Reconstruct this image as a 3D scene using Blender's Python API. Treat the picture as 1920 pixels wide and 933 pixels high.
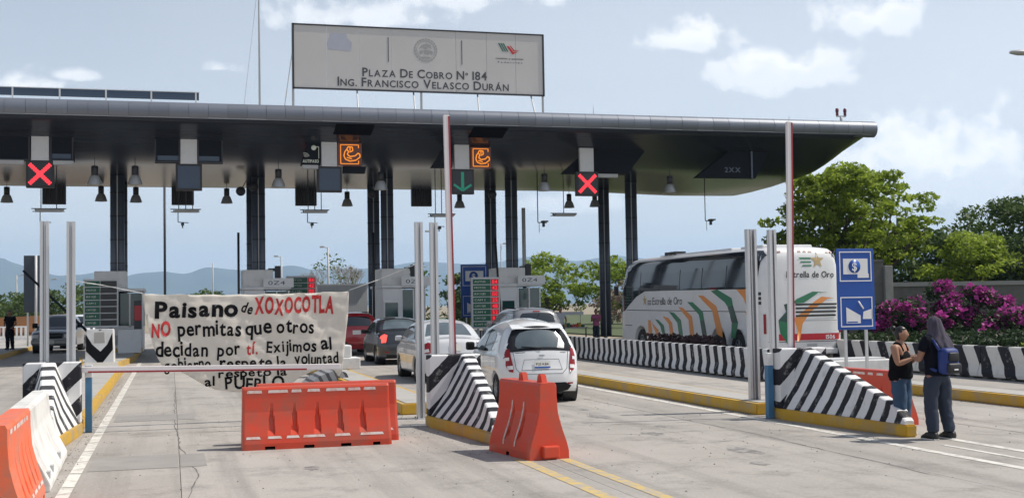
import bpy, bmesh, math, random
import numpy as np
from mathutils import Vector, Matrix
R = math.radians
random.seed(7); RNG = np.random.default_rng(7)
for o in list(bpy.data.objects): bpy.data.objects.remove(o)
scene = bpy.context.scene
COL = scene.collection
# ------------------------------------------------------------ camera
cam_d = bpy.data.cameras.new('camera'); cam = bpy.data.objects.new('camera', cam_d); COL.objects.link(cam)
cam_d.sensor_width = 36; cam_d.lens = 2270/1920*36; cam_d.clip_end = 40000; cam_d.clip_start = .1
cam.matrix_world = Matrix.Translation((0, 0, 1.9)) @ (Matrix.Rotation(-R(15.773), 4, 'Z') @ Matrix.Rotation(R(90+2.61), 4, 'X') @ Matrix.Rotation(-.017, 4, 'Z'))
scene.camera = cam
# ------------------------------------------------------------ view
scene.view_settings.view_transform = 'Standard'; scene.view_settings.look = 'None'
scene.view_settings.exposure = -0.12; scene.view_settings.gamma = 1.0
scene.cycles.volume_bounces = 1
# ------------------------------------------------------------ sun
SUN_DIR = Vector((.72, -.10, 1.0)).normalized()
sun_d = bpy.data.lights.new('sun', 'SUN'); sun_d.energy = 5.0; sun_d.angle = R(.6); sun_d.color = (1.0, .94, .85)
sun = bpy.data.objects.new('sun', sun_d); COL.objects.link(sun)
sun.rotation_euler = SUN_DIR.to_track_quat('Z', 'Y').to_euler(); sun.location = (30, 0, 60)
# ------------------------------------------------------------ world
world = bpy.data.worlds.new('World'); scene.world = world; world.use_nodes = True
def build_world():
    nt = world.node_tree; N = nt.nodes; L = nt.links
    for n in list(N): N.remove(n)
    out = N.new('ShaderNodeOutputWorld'); bg = N.new('ShaderNodeBackground'); bg.inputs[1].default_value = .09
    sky = N.new('ShaderNodeTexSky'); sky.sky_type = 'NISHITA'; sky.sun_disc = False
    sky.sun_elevation = math.asin(SUN_DIR.z); sky.sun_rotation = math.atan2(SUN_DIR.x, SUN_DIR.y)
    sky.dust_density = 1.6; sky.air_density = 1.0
    tc = N.new('ShaderNodeTexCoord'); sep = N.new('ShaderNodeSeparateXYZ'); L.new(tc.outputs['Generated'], sep.inputs[0])
    def m(op, a, b=None, c=None, clamp=False):
        n = N.new('ShaderNodeMath'); n.operation = op; n.use_clamp = clamp
        for i, v in enumerate((a, b, c)):
            if v is None: continue
            if isinstance(v, (int, float)): n.inputs[i].default_value = v
            else: L.new(v, n.inputs[i])
        return n.outputs[0]
    zz = m('ADD', m('MAXIMUM', sep.outputs[2], 0), .13)
    cx = m('DIVIDE', sep.outputs[0], zz); cy = m('DIVIDE', sep.outputs[1], zz)
    comb = N.new('ShaderNodeCombineXYZ'); L.new(cx, comb.inputs[0]); L.new(cy, comb.inputs[1])
    def noise(scale, det, w, rough=.55):
        n = N.new('ShaderNodeTexNoise'); n.inputs['Scale'].default_value = scale; n.inputs['Detail'].default_value = det
        n.inputs['Roughness'].default_value = rough
        mp = N.new('ShaderNodeMapping'); mp.inputs['Location'].default_value = (w, w*.37, 0); L.new(comb.outputs[0], mp.inputs[0]); L.new(mp.outputs[0], n.inputs['Vector'])
        return n.outputs[0]
    def ramp(v, a, b):
        n = N.new('ShaderNodeMapRange'); n.interpolation_type = 'SMOOTHSTEP'; n.inputs[1].default_value = a; n.inputs[2].default_value = b; L.new(v, n.inputs[0]); return n.outputs[0]
    def mix(f, a, b):
        n = N.new('ShaderNodeMix'); n.data_type = 'RGBA'
        if isinstance(f, (int, float)): n.inputs[0].default_value = f
        else: L.new(f, n.inputs[0])
        for s, v in ((n.inputs[6], a), (n.inputs[7], b)):
            if isinstance(v, tuple): s.default_value = v
            else: L.new(v, s)
        return n.outputs[2]
    veil = ramp(noise(.22, 4, 3.1), .32, .66)
    side = m('MULTIPLY_ADD', sep.outputs[0], .9, .22, True)             # the veil thickens towards the sun's side
    vf = m('ADD', m('MULTIPLY', veil, .42), m('MULTIPLY', side, .62), None, True)
    thick = m('MULTIPLY_ADD', m('EXPONENT', m('MULTIPLY', m('MAXIMUM', sep.outputs[2], 0), -2.6)), 1.05, .12, True)   # the veil is seen through more air near the horizon
    c1 = mix(m('MULTIPLY', m('MULTIPLY_ADD', vf, .50, .48, True), thick), sky.outputs[0], (12.0, 12.7, 13.7, 1))
    # cumulus heads placed by direction (azimuth, elevation), broken up by noise
    az = m('ARCTAN2', sep.outputs[0], sep.outputs[1]); el = m('ARCSINE', sep.outputs[2])
    n3 = N.new('ShaderNodeTexNoise'); n3.inputs['Scale'].default_value = 26; n3.inputs['Detail'].default_value = 6; L.new(tc.outputs['Generated'], n3.inputs['Vector'])
    n4 = N.new('ShaderNodeTexNoise'); n4.inputs['Scale'].default_value = 60; n4.inputs['Detail'].default_value = 5; L.new(tc.outputs['Generated'], n4.inputs['Vector'])
    nd = m('MULTIPLY_ADD', n3.outputs[0], 3.4, -1.7)
    nd = m('ADD', nd, m('MULTIPLY_ADD', n4.outputs[0], 1.8, -.9))
    cloud = None; low = None
    for (a, e, sa, se, top) in CLOUDS:
        da = m('DIVIDE', m('SUBTRACT', az, R(a)), R(sa)); de = m('DIVIDE', m('SUBTRACT', el, R(e)), R(se))
        below = m('LESS_THAN', de, 0); de2 = m('MULTIPLY', de, m('MULTIPLY_ADD', below, .9, 1))
        d = m('SQRT', m('ADD', m('MULTIPLY', da, da), m('MULTIPLY', de2, de2)))
        f = m('MULTIPLY', ramp(m('ADD', d, nd), 1.35, .3), top)
        sh = m('MULTIPLY', ramp(m('ADD', de, nd), .35, -.35), f)
        cloud = f if cloud is None else m('MAXIMUM', cloud, f); low = sh if low is None else m('MAXIMUM', low, sh)
    c2 = mix(cloud, c1, (15.2, 15.2, 15.3, 1)); c3 = mix(m('MULTIPLY', low, .9), c2, (11.2, 11.9, 12.8, 1))
    L.new(c3, bg.inputs[0]); L.new(bg.outputs[0], out.inputs[0])
# azimuth east of the lane direction, elevation, half sizes in degrees, strength
CLOUDS = [(24.5, 12.0, 2.6, .85, .75), (28.5, 10.4, 3.0, 1.2, .8), (32.8, 12.4, 2.4, 1.0, .7), (35.6, 5.4, 4.2, 2.2, .95), (32.6, 5.9, 1.8, 1.1, .85), (2.2, 11.0, .9, .35, .6), (18.3, 4.6, 2.2, .5, .4),
          (-6.3, 9.9, 1.6, .6, .85), (-4.3, 10.4, .9, .3, .6), (8.4, 13.4, 3.8, 1.0, .6), (13.5, 14.2, 3.0, .8, .5), (-19, 9, 3, 1.4, .8), (52, 7, 5, 2, .9), (64, 12, 6, 2, .8), (-40, 6, 6, 2, .8), (-65, 10, 6, 2.4, .8), (95, 8, 8, 2.6, .8), (140, 9, 9, 3, .8), (185, 7, 8, 2.5, .8), (-110, 9, 9, 3, .8), (-150, 8, 9, 3, .8), (15, 20, 6, 2, .7), (40, 24, 7, 2.4, .7)]
build_world()

# ------------------------------------------------------------ materials
def mat(name, col, rough=.6, metal=0., var=.12, vscale=3., bump=0., bscale=40., spec=.5, dirt=None, dscale=1.2, damt=.5, emit=None, coat=0., alpha=None, stretch=None, dth=(.48, .72)):
    m = bpy.data.materials.new(name); m.use_nodes = True; nt = m.node_tree; N = nt.nodes; L = nt.links
    b = N['Principled BSDF']; b.inputs['Roughness'].default_value = rough; b.inputs['Metallic'].default_value = metal
    b.inputs['Specular IOR Level'].default_value = spec; b.inputs['Coat Weight'].default_value = coat
    c = (*col, 1)
    tc = N.new('ShaderNodeTexCoord'); vec = tc.outputs['Object']
    if stretch:
        mp = N.new('ShaderNodeMapping'); mp.inputs['Scale'].default_value = stretch; L.new(vec, mp.inputs[0]); vec = mp.outputs[0]
    cur = None
    if var:
        n = N.new('ShaderNodeTexNoise'); n.inputs['Scale'].default_value = vscale; n.inputs['Detail'].default_value = 5; L.new(vec, n.inputs['Vector'])
        mx = N.new('ShaderNodeMix'); mx.data_type = 'RGBA'; L.new(n.outputs[0], mx.inputs[0])
        mx.inputs[6].default_value = (*[v*(1-var) for v in col], 1); mx.inputs[7].default_value = (*[min(1, v*(1+var)) for v in col], 1); cur = mx.outputs[2]
    if dirt:
        n = N.new('ShaderNodeTexNoise'); n.inputs['Scale'].default_value = dscale; n.inputs['Detail'].default_value = 8; n.inputs['Roughness'].default_value = .65; L.new(vec, n.inputs['Vector'])
        r = N.new('ShaderNodeMapRange'); r.inputs[1].default_value = dth[0]; r.inputs[2].default_value = dth[1]; r.inputs[4].default_value = damt; L.new(n.outputs[0], r.inputs[0])
        mx = N.new('ShaderNodeMix'); mx.data_type = 'RGBA'; L.new(r.outputs[0], mx.inputs[0])
        if cur: L.new(cur, mx.inputs[6])
        else: mx.inputs[6].default_value = c
        mx.inputs[7].default_value = (*dirt, 1); cur = mx.outputs[2]
    if cur: L.new(cur, b.inputs['Base Color'])
    else: b.inputs['Base Color'].default_value = c
    if bump:
        n = N.new('ShaderNodeTexNoise'); n.inputs['Scale'].default_value = bscale; n.inputs['Detail'].default_value = 4; L.new(vec, n.inputs['Vector'])
        bp = N.new('ShaderNodeBump'); bp.inputs['Strength'].default_value = bump; bp.inputs['Distance'].default_value = .01; L.new(n.outputs[0], bp.inputs['Height']); L.new(bp.outputs[0], b.inputs['Normal'])
    if emit:
        b.inputs['Emission Color'].default_value = (*emit[:3], 1); b.inputs['Emission Strength'].default_value = emit[3]
    return m
def stripe_mat(name, dark, light, coord, period, duty=.45, phase=0., wob=.08, rough=.7, wear=.42, wearcol=(.5, .49, .46), axis_noise=4.):
    """hand-painted stripes: coord = (ax, ay, az) dotted with object coordinates"""
    m = bpy.data.materials.new(name); m.use_nodes = True; nt = m.node_tree; N = nt.nodes; L = nt.links
    b = N['Principled BSDF']; b.inputs['Roughness'].default_value = rough; b.inputs['Specular IOR Level'].default_value = .25
    tc = N.new('ShaderNodeTexCoord')
    dt = N.new('ShaderNodeVectorMath'); dt.operation = 'DOT_PRODUCT'; dt.inputs[1].default_value = coord; L.new(tc.outputs['Object'], dt.inputs[0])
    n = N.new('ShaderNodeTexNoise'); n.inputs['Scale'].default_value = axis_noise; n.inputs['Detail'].default_value = 3; L.new(tc.outputs['Object'], n.inputs['Vector'])
    def M(op, a, b_=None, c_=None):
        q = N.new('ShaderNodeMath'); q.operation = op
        for i, v in enumerate((a, b_, c_)):
            if v is None: continue
            if isinstance(v, (int, float)): q.inputs[i].default_value = v
            else: L.new(v, q.inputs[i])
        return q.outputs[0]
    v = M('ADD', M('DIVIDE', dt.outputs['Value'], period), phase)
    v = M('ADD', v, M('MULTIPLY_ADD', n.outputs[0], wob*2/period*.3, -wob/period*.3))
    s = M('LESS_THAN', M('FRACT', v), duty)
    mx = N.new('ShaderNodeMix'); mx.data_type = 'RGBA'; L.new(s, mx.inputs[0]); mx.inputs[6].default_value = (*light, 1); mx.inputs[7].default_value = (*dark, 1)
    n2 = N.new('ShaderNodeTexNoise'); n2.inputs['Scale'].default_value = 5; n2.inputs['Detail'].default_value = 8; n2.inputs['Roughness'].default_value = .7; L.new(tc.outputs['Object'], n2.inputs['Vector'])
    r = N.new('ShaderNodeMapRange'); r.inputs[1].default_value = .55; r.inputs[2].default_value = .75; r.inputs[4].default_value = wear*2; r.clamp = True; L.new(n2.outputs[0], r.inputs[0])
    mx2 = N.new('ShaderNodeMix'); mx2.data_type = 'RGBA'; L.new(r.outputs[0], mx2.inputs[0]); L.new(mx.outputs[2], mx2.inputs[6]); mx2.inputs[7].default_value = (*wearcol, 1)
    L.new(mx2.outputs[2], b.inputs['Base Color'])
    bp = N.new('ShaderNodeBump'); bp.inputs['Strength'].default_value = .25; bp.inputs['Distance'].default_value = .01; L.new(n2.outputs[0], bp.inputs['Height']); L.new(bp.outputs[0], b.inputs['Normal'])
    return m
M = {}
BLK = (.022, .022, .028); WHT = (.72, .72, .72)
M['white'] = mat('white_paint', (.74, .74, .73), .5, dirt=(.42, .39, .34), dscale=2.5, damt=.45, bump=.1)
M['whiteclean'] = mat('white_enamel', (.78, .78, .78), .35, var=.04)
M['grey'] = mat('grey_paint', (.42, .43, .44), .5, dirt=(.25, .24, .22), damt=.4)
M['lightgrey'] = mat('light_grey_panel', (.58, .59, .60), .45, var=.05, dirt=(.38, .37, .35), damt=.4)
M['black'] = mat('black_plastic', (.015, .015, .017), .45, var=0)
M['booth'] = mat('booth_white_panel', (.80, .81, .82), .45, var=.04, dirt=(.55, .54, .52), damt=.35)
M['matteblack'] = mat('matte_black_housing', (.010, .012, .018), .75, var=.1, spec=.2)
M['recessmask'] = mat('matte_reflection_mask', (.010, .011, .016), 1., var=.1, spec=0.)  # flat black for the added plates that hide ceiling reflections
M['darkblue'] = mat('dark_blue_screen', (.035, .06, .10), .25, var=.1)
M['screen'] = mat('dark_screen', (.008, .01, .014), .22, var=.1)
M['galv'] = mat('galvanised_steel', (.62, .63, .64), .42, .55, var=.12, vscale=6, stretch=(3, 3, .4), dirt=(.34, .33, .32), dscale=3, damt=.45)
M['column'] = mat('dark_column_paint', (.085, .104, .14), .38, .2, var=.2)
M['rod'] = mat('dark_steel_rod', (.04, .042, .05), .5, .3, var=.1)
M['yellow'] = mat('worn_yellow_paint', (.56, .33, .022), .65, var=.14, vscale=5, dirt=(.33, .28, .20), dscale=2.6, damt=.8, bump=.3, dth=(.46, .66))
M['yellowline'] = mat('faded_yellow_paint', (.56, .40, .13), .8, var=.12, dirt=(.36, .335, .30), dscale=7, damt=.95, dth=(.42, .58))
M['whiteline'] = mat('road_white_paint', (.66, .64, .59), .75, var=.06, dirt=(.37, .35, .315), dscale=6, damt=.9, dth=(.46, .64))
M['orange'] = mat('orange_plastic', (.60, .055, .020), .42, var=.1, vscale=2.5, dirt=(.36, .09, .055), dscale=2.4, damt=.9, bump=.14, bscale=9, dth=(.45, .68))
M['orange2'] = mat('sunlit_orange_plastic', (.86, .15, .055), .45, var=.1, vscale=2.5, dirt=(.48, .2, .13), dscale=2.4, damt=.9, bump=.14, bscale=9, dth=(.45, .68))  # lighter copy of the orange plastic, sunlight put into its colour
M['sticker'] = mat('worn_reflective_sticker', (.72, .62, .58), .4, var=.12, dirt=(.62, .2, .1), dscale=14, damt=.9)
M['concrete'] = mat('island_concrete', (.40, .385, .36), .85, dirt=(.27, .255, .23), dscale=1.4, damt=.6, bump=.25)
M['blue'] = mat('sign_blue', (.008, .075, .36), .4, var=.05)
M['bluepost'] = mat('blue_post_paint', (.05, .17, .31), .55, dirt=(.22, .26, .29), damt=.4)
M['green'] = mat('sign_green', (.012, .11, .06), .45, var=.1)
M['ink'] = mat('black_lettering', (.010, .010, .012), .9, var=.1, spec=.15)
M['serifink'] = mat('grey_lettering', (.06, .06, .065), .6, var=.1)
M['sealink'] = mat('seal_grey', (.30, .30, .29), .6, var=.1)
M['redink'] = mat('red_lettering', (.50, .03, .03), .7, var=.15)
M['tyre'] = mat('tyre_rubber', (.02, .02, .021), .8, var=.2)
M['rim'] = mat('alloy_rim', (.35, .36, .37), .35, .8, var=.1)
M['rubber'] = mat('black_trim', (.012, .012, .014), .6, var=0, spec=.2)
M['glass'] = mat('tinted_glass', (.015, .02, .025), .04, spec=1., var=0)
M['glasslit'] = mat('lit_cabin_glass', (.09, .115, .13), .05, spec=1., var=.5, vscale=2.2)  # paler copy of the glass, light inside the cars put into its colour
M['boothglass'] = mat('green_booth_glass', (.02, .07, .065), .06, spec=.9, var=.5, vscale=1.3)
M['redlens'] = mat('red_lamp_lens', (.26, .006, .008), .2, var=.1, spec=.5)
M['clearlens'] = mat('clear_lamp_lens', (.75, .72, .72), .15, var=.1)
M['brake'] = mat('lit_brake_lamp', (.6, .02, .02), .2, var=0, emit=(1, .08, .06, 2.2))
M['plate'] = mat('number_plate_white', (.62, .62, .58), .5, var=.15, vscale=30)
M['ledred'] = mat('led_red', (.5, .01, .02), .4, var=0, emit=(1, .035, .06, .9))
M['ledredbright'] = mat('led_red_cross', (.5, .01, .02), .4, var=0, emit=(1, .05, .07, 1.7))
M['ledorange'] = mat('led_orange', (.5, .2, .02), .4, var=0, emit=(1, .3, .03, .95))
M['ledgreen'] = mat('led_green', (.01, .2, .12), .4, var=0, emit=(.02, .36, .25, .22))
M['brownscreen'] = mat('lit_brown_screen', (.05, .015, .01), .3, var=0, emit=(.25, .06, .03, .18))
M['ledwhite'] = mat('pale_print', (.72, .76, .66), .5, var=0)
M['lampshade'] = mat('ribbed_lamp_shade', (.36, .37, .37), .3, .3, var=.15)

# ------------------------------------------------------------ mesh builder
class MB:
    def __init__(s): s.bm = bmesh.new()
    def _xf(s, vs, loc=(0, 0, 0), rz=0, mtx=None):
        mt = mtx if mtx is not None else Matrix.Translation(loc) @ Matrix.Rotation(rz, 4, 'Z')
        for v in vs: v.co = mt @ v.co
    def box(s, x0, x1, y0, y1, z0, z1, bev=0., mtx=None, mi=0):
        vs = [s.bm.verts.new(c) for c in ((x0, y0, z0), (x1, y0, z0), (x1, y1, z0), (x0, y1, z0), (x0, y0, z1), (x1, y0, z1), (x1, y1, z1), (x0, y1, z1))]
        fs = [s.bm.faces.new([vs[i] for i in q]) for q in ((3, 2, 1, 0), (4, 5, 6, 7), (0, 1, 5, 4), (1, 2, 6, 5), (2, 3, 7, 6), (3, 0, 4, 7))]
        for f in fs: f.material_index = mi
        if mtx is not None: s._xf(vs, mtx=mtx)
        if bev:
            es = set(e for f in fs for e in f.edges)
            bmesh.ops.bevel(s.bm, geom=list(es), offset=bev, segments=2, affect='EDGES', profile=.5)
        return s
    def tube(s, p0, p1, r0, r1=None, n=12, caps=True):
        r1 = r0 if r1 is None else r1; p0 = Vector(p0); p1 = Vector(p1); d = (p1-p0)
        q = d.to_track_quat('Z', 'Y').to_matrix()
        A = []; B = []
        for i in range(n):
            a = 2*math.pi*i/n; u = q @ Vector((math.cos(a), math.sin(a), 0))
            A.append(s.bm.verts.new(p0+u*r0)); B.append(s.bm.verts.new(p1+u*r1))
        for i in range(n):
            f = s.bm.faces.new((A[i], A[(i+1) % n], B[(i+1) % n], B[i])); f.smooth = True
        if caps: s.bm.faces.new(A[::-1]); s.bm.faces.new(B)
        return s
    def path(s, pts, r, n=8):
        for a, b in zip(pts, pts[1:]): s.tube(a, b, r, r, n)
        return s
    def lathe(s, prof, c=(0, 0, 0), axis='Z', n=24, smooth=True):
        rings = []
        for (r, z) in prof:
            ring = []
            for i in range(n):
                a = 2*math.pi*i/n; p = Vector((r*math.cos(a), r*math.sin(a), z))
                if axis == 'X': p = Vector((p.z, p.x, p.y))
                if axis == 'Y': p = Vector((p.x, p.z, p.y))
                ring.append(s.bm.verts.new(p+Vector(c)))
            rings.append(ring)
        for a, b in zip(rings, rings[1:]):
            for i in range(n):
                f = s.bm.faces.new((a[i], a[(i+1) % n], b[(i+1) % n], b[i])); f.smooth = smooth
        return s
    def prism(s, poly, a0, a1, plane='XZ', bev=0.):
        """polygon in plane extruded along the remaining axis from a0 to a1"""
        def P(u, v, w): return {'XZ': (u, w, v), 'YZ': (w, u, v), 'XY': (u, v, w)}[plane]
        A = [s.bm.verts.new(P(u, v, a0)) for u, v in poly]; B = [s.bm.verts.new(P(u, v, a1)) for u, v in poly]
        n = len(poly); fs = [s.bm.faces.new(A), s.bm.faces.new(B[::-1])]
        for i in range(n): fs.append(s.bm.faces.new((A[i], B[i], B[(i+1) % n], A[(i+1) % n])))
        if bev:
            bmesh.ops.bevel(s.bm, geom=list(set(e for f in fs for e in f.edges)), offset=bev, segments=2, affect='EDGES')
        return s
    def mesh(s, verts, faces, smooth=False):
        vs = [s.bm.verts.new(v) for v in verts]
        for f in faces:
            try:
                q = s.bm.faces.new([vs[i] for i in f]); q.smooth = smooth
            except ValueError: pass
        return s
    def build(s, name, m, parent=None, smooth=None, recalc=True):
        if recalc: bmesh.ops.recalc_face_normals(s.bm, faces=s.bm.faces)
        me = bpy.data.meshes.new(name); s.bm.to_mesh(me); s.bm.free()
        if smooth is not None: me.polygons.foreach_set('use_smooth', [smooth]*len(me.polygons))
        for q in (m if isinstance(m, (list, tuple)) else [m]): me.materials.append(q)
        o = bpy.data.objects.new(name, me); COL.objects.link(o)
        if parent: o.parent = parent
        return o
def tag(o, label=None, cat=None, group=None, kind=None):
    if label: o['label'] = label
    if cat: o['category'] = cat
    if group: o['group'] = group
    if kind: o['kind'] = kind
    return o
def thing(name, label, cat, loc=(0, 0, 0), rz=0., group=None):
    o = bpy.data.objects.new(name, None); COL.objects.link(o); o.location = loc; o.rotation_euler = (0, 0, rz); o.empty_display_size = .2
    return tag(o, label, cat, group)
def copy_tree(o, parent=None, loc=None, label=None, rz=None, group=None):
    c = o.copy(); COL.objects.link(c); c.parent = parent
    for ch in list(o.children): copy_tree(ch, c)
    if loc is not None: c.location = loc
    if rz is not None: c.rotation_euler = (0, 0, rz)
    if label: c['label'] = label
    if group: c['group'] = group
    return c
def struct(o, name=None): o['kind'] = 'structure'; return o
def link_mesh(name, me, parent=None, loc=(0, 0, 0)):
    o = bpy.data.objects.new(name, me); COL.objects.link(o); o.location = loc
    if parent: o.parent = parent
    return o
def sub(o, lv=1):
    m = o.modifiers.new('s', 'SUBSURF'); m.levels = lv; m.render_levels = lv; return o

# ------------------------------------------------------------ glyph cache (built-in typeface) and text layout
CHARS = "Paisno deXOCTLANprmtquxEjlv.ígbMFBUVÁÍGIDRZS°184PÓ0Z25KxcyfkAEYWHJ6$%hz°3-"
GL = {}
def make_glyphs():
    tmp = []
    for w in (-.004, .0, .022, .04):
        for ch in sorted(set(CHARS) - {' '}):
            cu = bpy.data.curves.new('g', 'FONT'); cu.body = ch; cu.size = 1; cu.resolution_u = 3; cu.offset = w
            o = bpy.data.objects.new('g', cu); COL.objects.link(o); tmp.append((w, ch, o))
    dg = bpy.context.evaluated_depsgraph_get(); dg.update()
    for w, ch, o in tmp:
        me = bpy.data.meshes.new_from_object(o.evaluated_get(dg))
        V = [(v.co.x, v.co.y) for v in me.vertices]; F = [tuple(p.vertices) for p in me.polygons]
        GL[(w, ch)] = (V, F); bpy.data.meshes.remove(me)
    for w, ch, o in tmp:
        cu = o.data; bpy.data.objects.remove(o); bpy.data.curves.remove(cu)
make_glyphs()
def text_part(name, s, m, parent, fn, width, height, weight=0., jit=0., small=None, gap=.07, slant=0., slices=None, caps_scale=1.):
    """lay out s in a width x height box (height = capital height); fn maps (u, v) to 3D"""
    x = 0; items = []
    for i, ch in enumerate(s):
        if ch == ' ': x += .30; continue
        sc = 1.
        if small and not (i == 0 or s[i-1] == ' ' or ch.isdigit()): sc = small
        V, F = GL[(weight, ch)]
        x0 = min(v[0] for v in V); x1 = max(v[0] for v in V)
        items.append((ch, x - x0*sc, sc, V, F)); x += (x1-x0)*sc + gap
    tot = x-gap; kx = width/tot; ky = height/.729
    bm = bmesh.new()
    for ch, ox, sc, V, F in items:
        jr = random.uniform(-jit, jit)*.12; jy = random.uniform(-jit, jit)*.06; js = 1+random.uniform(-jit, jit)*.10
        cs, sn = math.cos(jr), math.sin(jr); vs = []
        for (a, b) in V:
            a, b = a*sc*js, b*sc*js; a, b = a*cs-b*sn, a*sn+b*cs+jy
            vs.append(bm.verts.new((ox+a+slant*b, b, 0)))
        for f in F:
            try: bm.faces.new([vs[i] for i in f])
            except ValueError: pass
    for v in bm.verts: v.co.x *= kx; v.co.y *= ky
    if slices:
        for ax, (lo, hi) in ((0, (0, width)), (1, (-.4*height, 1.3*height))):
            t = lo
            while t < hi:
                co = Vector((t, 0, 0)) if ax == 0 else Vector((0, t, 0)); no = Vector((1, 0, 0)) if ax == 0 else Vector((0, 1, 0))
                bmesh.ops.bisect_plane(bm, geom=bm.verts[:]+bm.edges[:]+bm.faces[:], plane_co=co, plane_no=no); t += slices
    for v in bm.verts: v.co = fn(v.co.x, v.co.y)
    me = bpy.data.meshes.new(name); bm.to_mesh(me); bm.free(); me.materials.append(m)
    o = bpy.data.objects.new(name, me); COL.objects.link(o); o.parent = parent
    return o
def flat_y(x, z, y):   # lettering on a face looking towards -Y
    return lambda u, v: Vector((x+u, y, z+v))
def poly_plate(mb, pts, y, t=.004):  # thin printed shape on a -Y face
    mb.prism(pts, y-t, y, 'XZ'); return mb
# ------------------------------------------------------------ ground, roads
def ground_mat(name, c0, c1, sc, rough=.95, bump=.3, slab=False):
    m = bpy.data.materials.new(name); m.use_nodes = True; nt = m.node_tree; N = nt.nodes; L = nt.links
    b = N['Principled BSDF']; b.inputs['Roughness'].default_value = rough; b.inputs['Specular IOR Level'].default_value = .3
    g = N.new('ShaderNodeNewGeometry')
    def noise(s, d=6, r=.6, stretch=None):
        n = N.new('ShaderNodeTexNoise'); n.inputs['Scale'].default_value = s; n.inputs['Detail'].default_value = d; n.inputs['Roughness'].default_value = r
        if stretch:
            mp = N.new('ShaderNodeMapping'); mp.inputs['Scale'].default_value = stretch; L.new(g.outputs['Position'], mp.inputs[0]); L.new(mp.outputs[0], n.inputs['Vector'])
        else: L.new(g.outputs['Position'], n.inputs['Vector'])
        return n.outputs[0]
    def rng(v, a, b_, lo=0., hi=1.):
        n = N.new('ShaderNodeMapRange'); n.inputs[1].default_value = a; n.inputs[2].default_value = b_; n.inputs[3].default_value = lo; n.inputs[4].default_value = hi; L.new(v, n.inputs[0]); return n.outputs[0]
    def mixc(f, a, c):
        n = N.new('ShaderNodeMix'); n.data_type = 'RGBA'; L.new(f, n.inputs[0])
        for s, v in ((n.inputs[6], a), (n.inputs[7], c)):
            if isinstance(v, tuple): s.default_value = (*v, 1)
            else: L.new(v, s)
        return n.outputs[2]
    col = mixc(rng(noise(sc), .3, .7), c0, c1)
    if slab:
        oi = N.new('ShaderNodeObjectInfo')
        dk = tuple(v*.80 for v in c0)
        col = mixc(rng(oi.outputs['Random'], 0, 1, 0, .45), col, dk)
        col = mixc(rng(noise(1.5, 7, .62, (1, .035, 1)), .48, .66, 0, .7), col, tuple(v*.64 for v in c0))      # tyre-worn streaks along the lanes
        col = mixc(rng(noise(.8, 10, .78), .50, .64, 0, .75), col, tuple(v*.60 for v in c0))                  # oil and grime
        col = mixc(rng(noise(22, 4, .8), .57, .66, 0, .55), col, tuple(min(1, v*1.3) for v in c1))           # exposed aggregate
        col = mixc(rng(noise(45, 3, .8), .58, .64, 0, .7), col, tuple(v*.5 for v in c0))
    L.new(col, b.inputs['Base Color'])
    bp = N.new('ShaderNodeBump'); bp.inputs['Strength'].default_value = bump; bp.inputs['Distance'].default_value = .006; L.new(noise(60 if slab else 4, 6, .7), bp.inputs['Height']); L.new(bp.outputs[0], b.inputs['Normal'])
    return m
M['slab'] = ground_mat('worn_concrete_pavement', (.36, .335, .306), (.445, .415, .382), .5, .8, .6, True)
M['soil'] = ground_mat('dry_ground', (.24, .20, .14), (.34, .29, .22), .05)
M['patch'] = mat('grey_repair_patch', (.275, .26, .242), .85, var=.2, vscale=2, dirt=(.33, .31, .285), dscale=2.5, damt=.7, bump=.3)
M['joint'] = mat('joint_filler', (.13, .125, .115), .9)
M['grass'] = mat('verge_grass', (.07, .09, .03), .9, var=.4, vscale=1.5)
g = MB(); g.box(-9000, 9000, -60, 9800, -1.0, -.06); struct(g.build('ground', M['soil']))
g = MB(); g.box(-22, 20.4, -6, 108, -.05, -.03); base = struct(g.build('road_base', M['joint']))
road = struct(thing('road', None, None)); road['label'] = 'pale worn concrete roadway of the toll plaza, cast in slabs'
# longitudinal joints and transverse joints of the slabs
XJ = [-22, -13.6, -9.2, -5.0, -1.3, .1, 4.36, 7.93, 11.4, 15.3, 20.4]
slab_cache = {}
def slab(x0, x1, y0, y1):
    k = (round(x1-x0, 2), round(y1-y0, 2))
    if k not in slab_cache:
        b = MB(); b.box(.003, k[0]-.003, .003, k[1]-.003, -.03, 0., bev=.0025); o = b.build('concrete_slab', M['slab'], road); slab_cache[k] = o.data
        o.location = (x0, y0, 0)
    else: link_mesh('concrete_slab', slab_cache[k], road, (x0, y0, 0))
for a, b_ in zip(XJ, XJ[1:]):
    off = 14.7 if a < 4 else 13.5
    y = off-4.4*4
    while y < 44: slab(a, b_, y, y+4.4); y += 4.4
    while y < 104: slab(a, b_, y, y+15); y += 15
def sheet(name, x0, x1, y0, y1, z, m, label=None, skew=0.):
    b = MB(); b.mesh([(x0, y0, z), (x1, y0, z), (x1+skew, y1, z), (x0+skew, y1, z)], [(0, 1, 2, 3)]); o = b.build(name, m); o.location = (0, 0, 0)
    for f in o.data.polygons: pass
    if o.data.polygons[0].normal.z < 0: o.data.flip_normals()
    struct(o)
    if label: o['label'] = label
    return o
y = 10.6
while y < 46:
    ln = 1.15; sheet('lane_marking', -1.15, -1.015, y, y+ln-.05, .004, M['whiteline']); y += ln
y = 9
while y < 14.3: sheet('lane_marking', 4.56, 4.70, y, y+5.2, .004, M['yellowline']); sheet('lane_marking', 4.03, 4.18, y, y+5.4, .004, M['yellowline']); y += 6
for a, b_ in ((9., 14.2), (14.25, 19.), (19.05, 27), (27.05, 42)): sheet('lane_marking', 8.97, 9.11, a, b_, .004, M['whiteline'])
for a, b_ in ((9., 12.5), (12.55, 14.6)): sheet('lane_marking', 9.97, 10.11, a, b_, .004, M['whiteline'])
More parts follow.
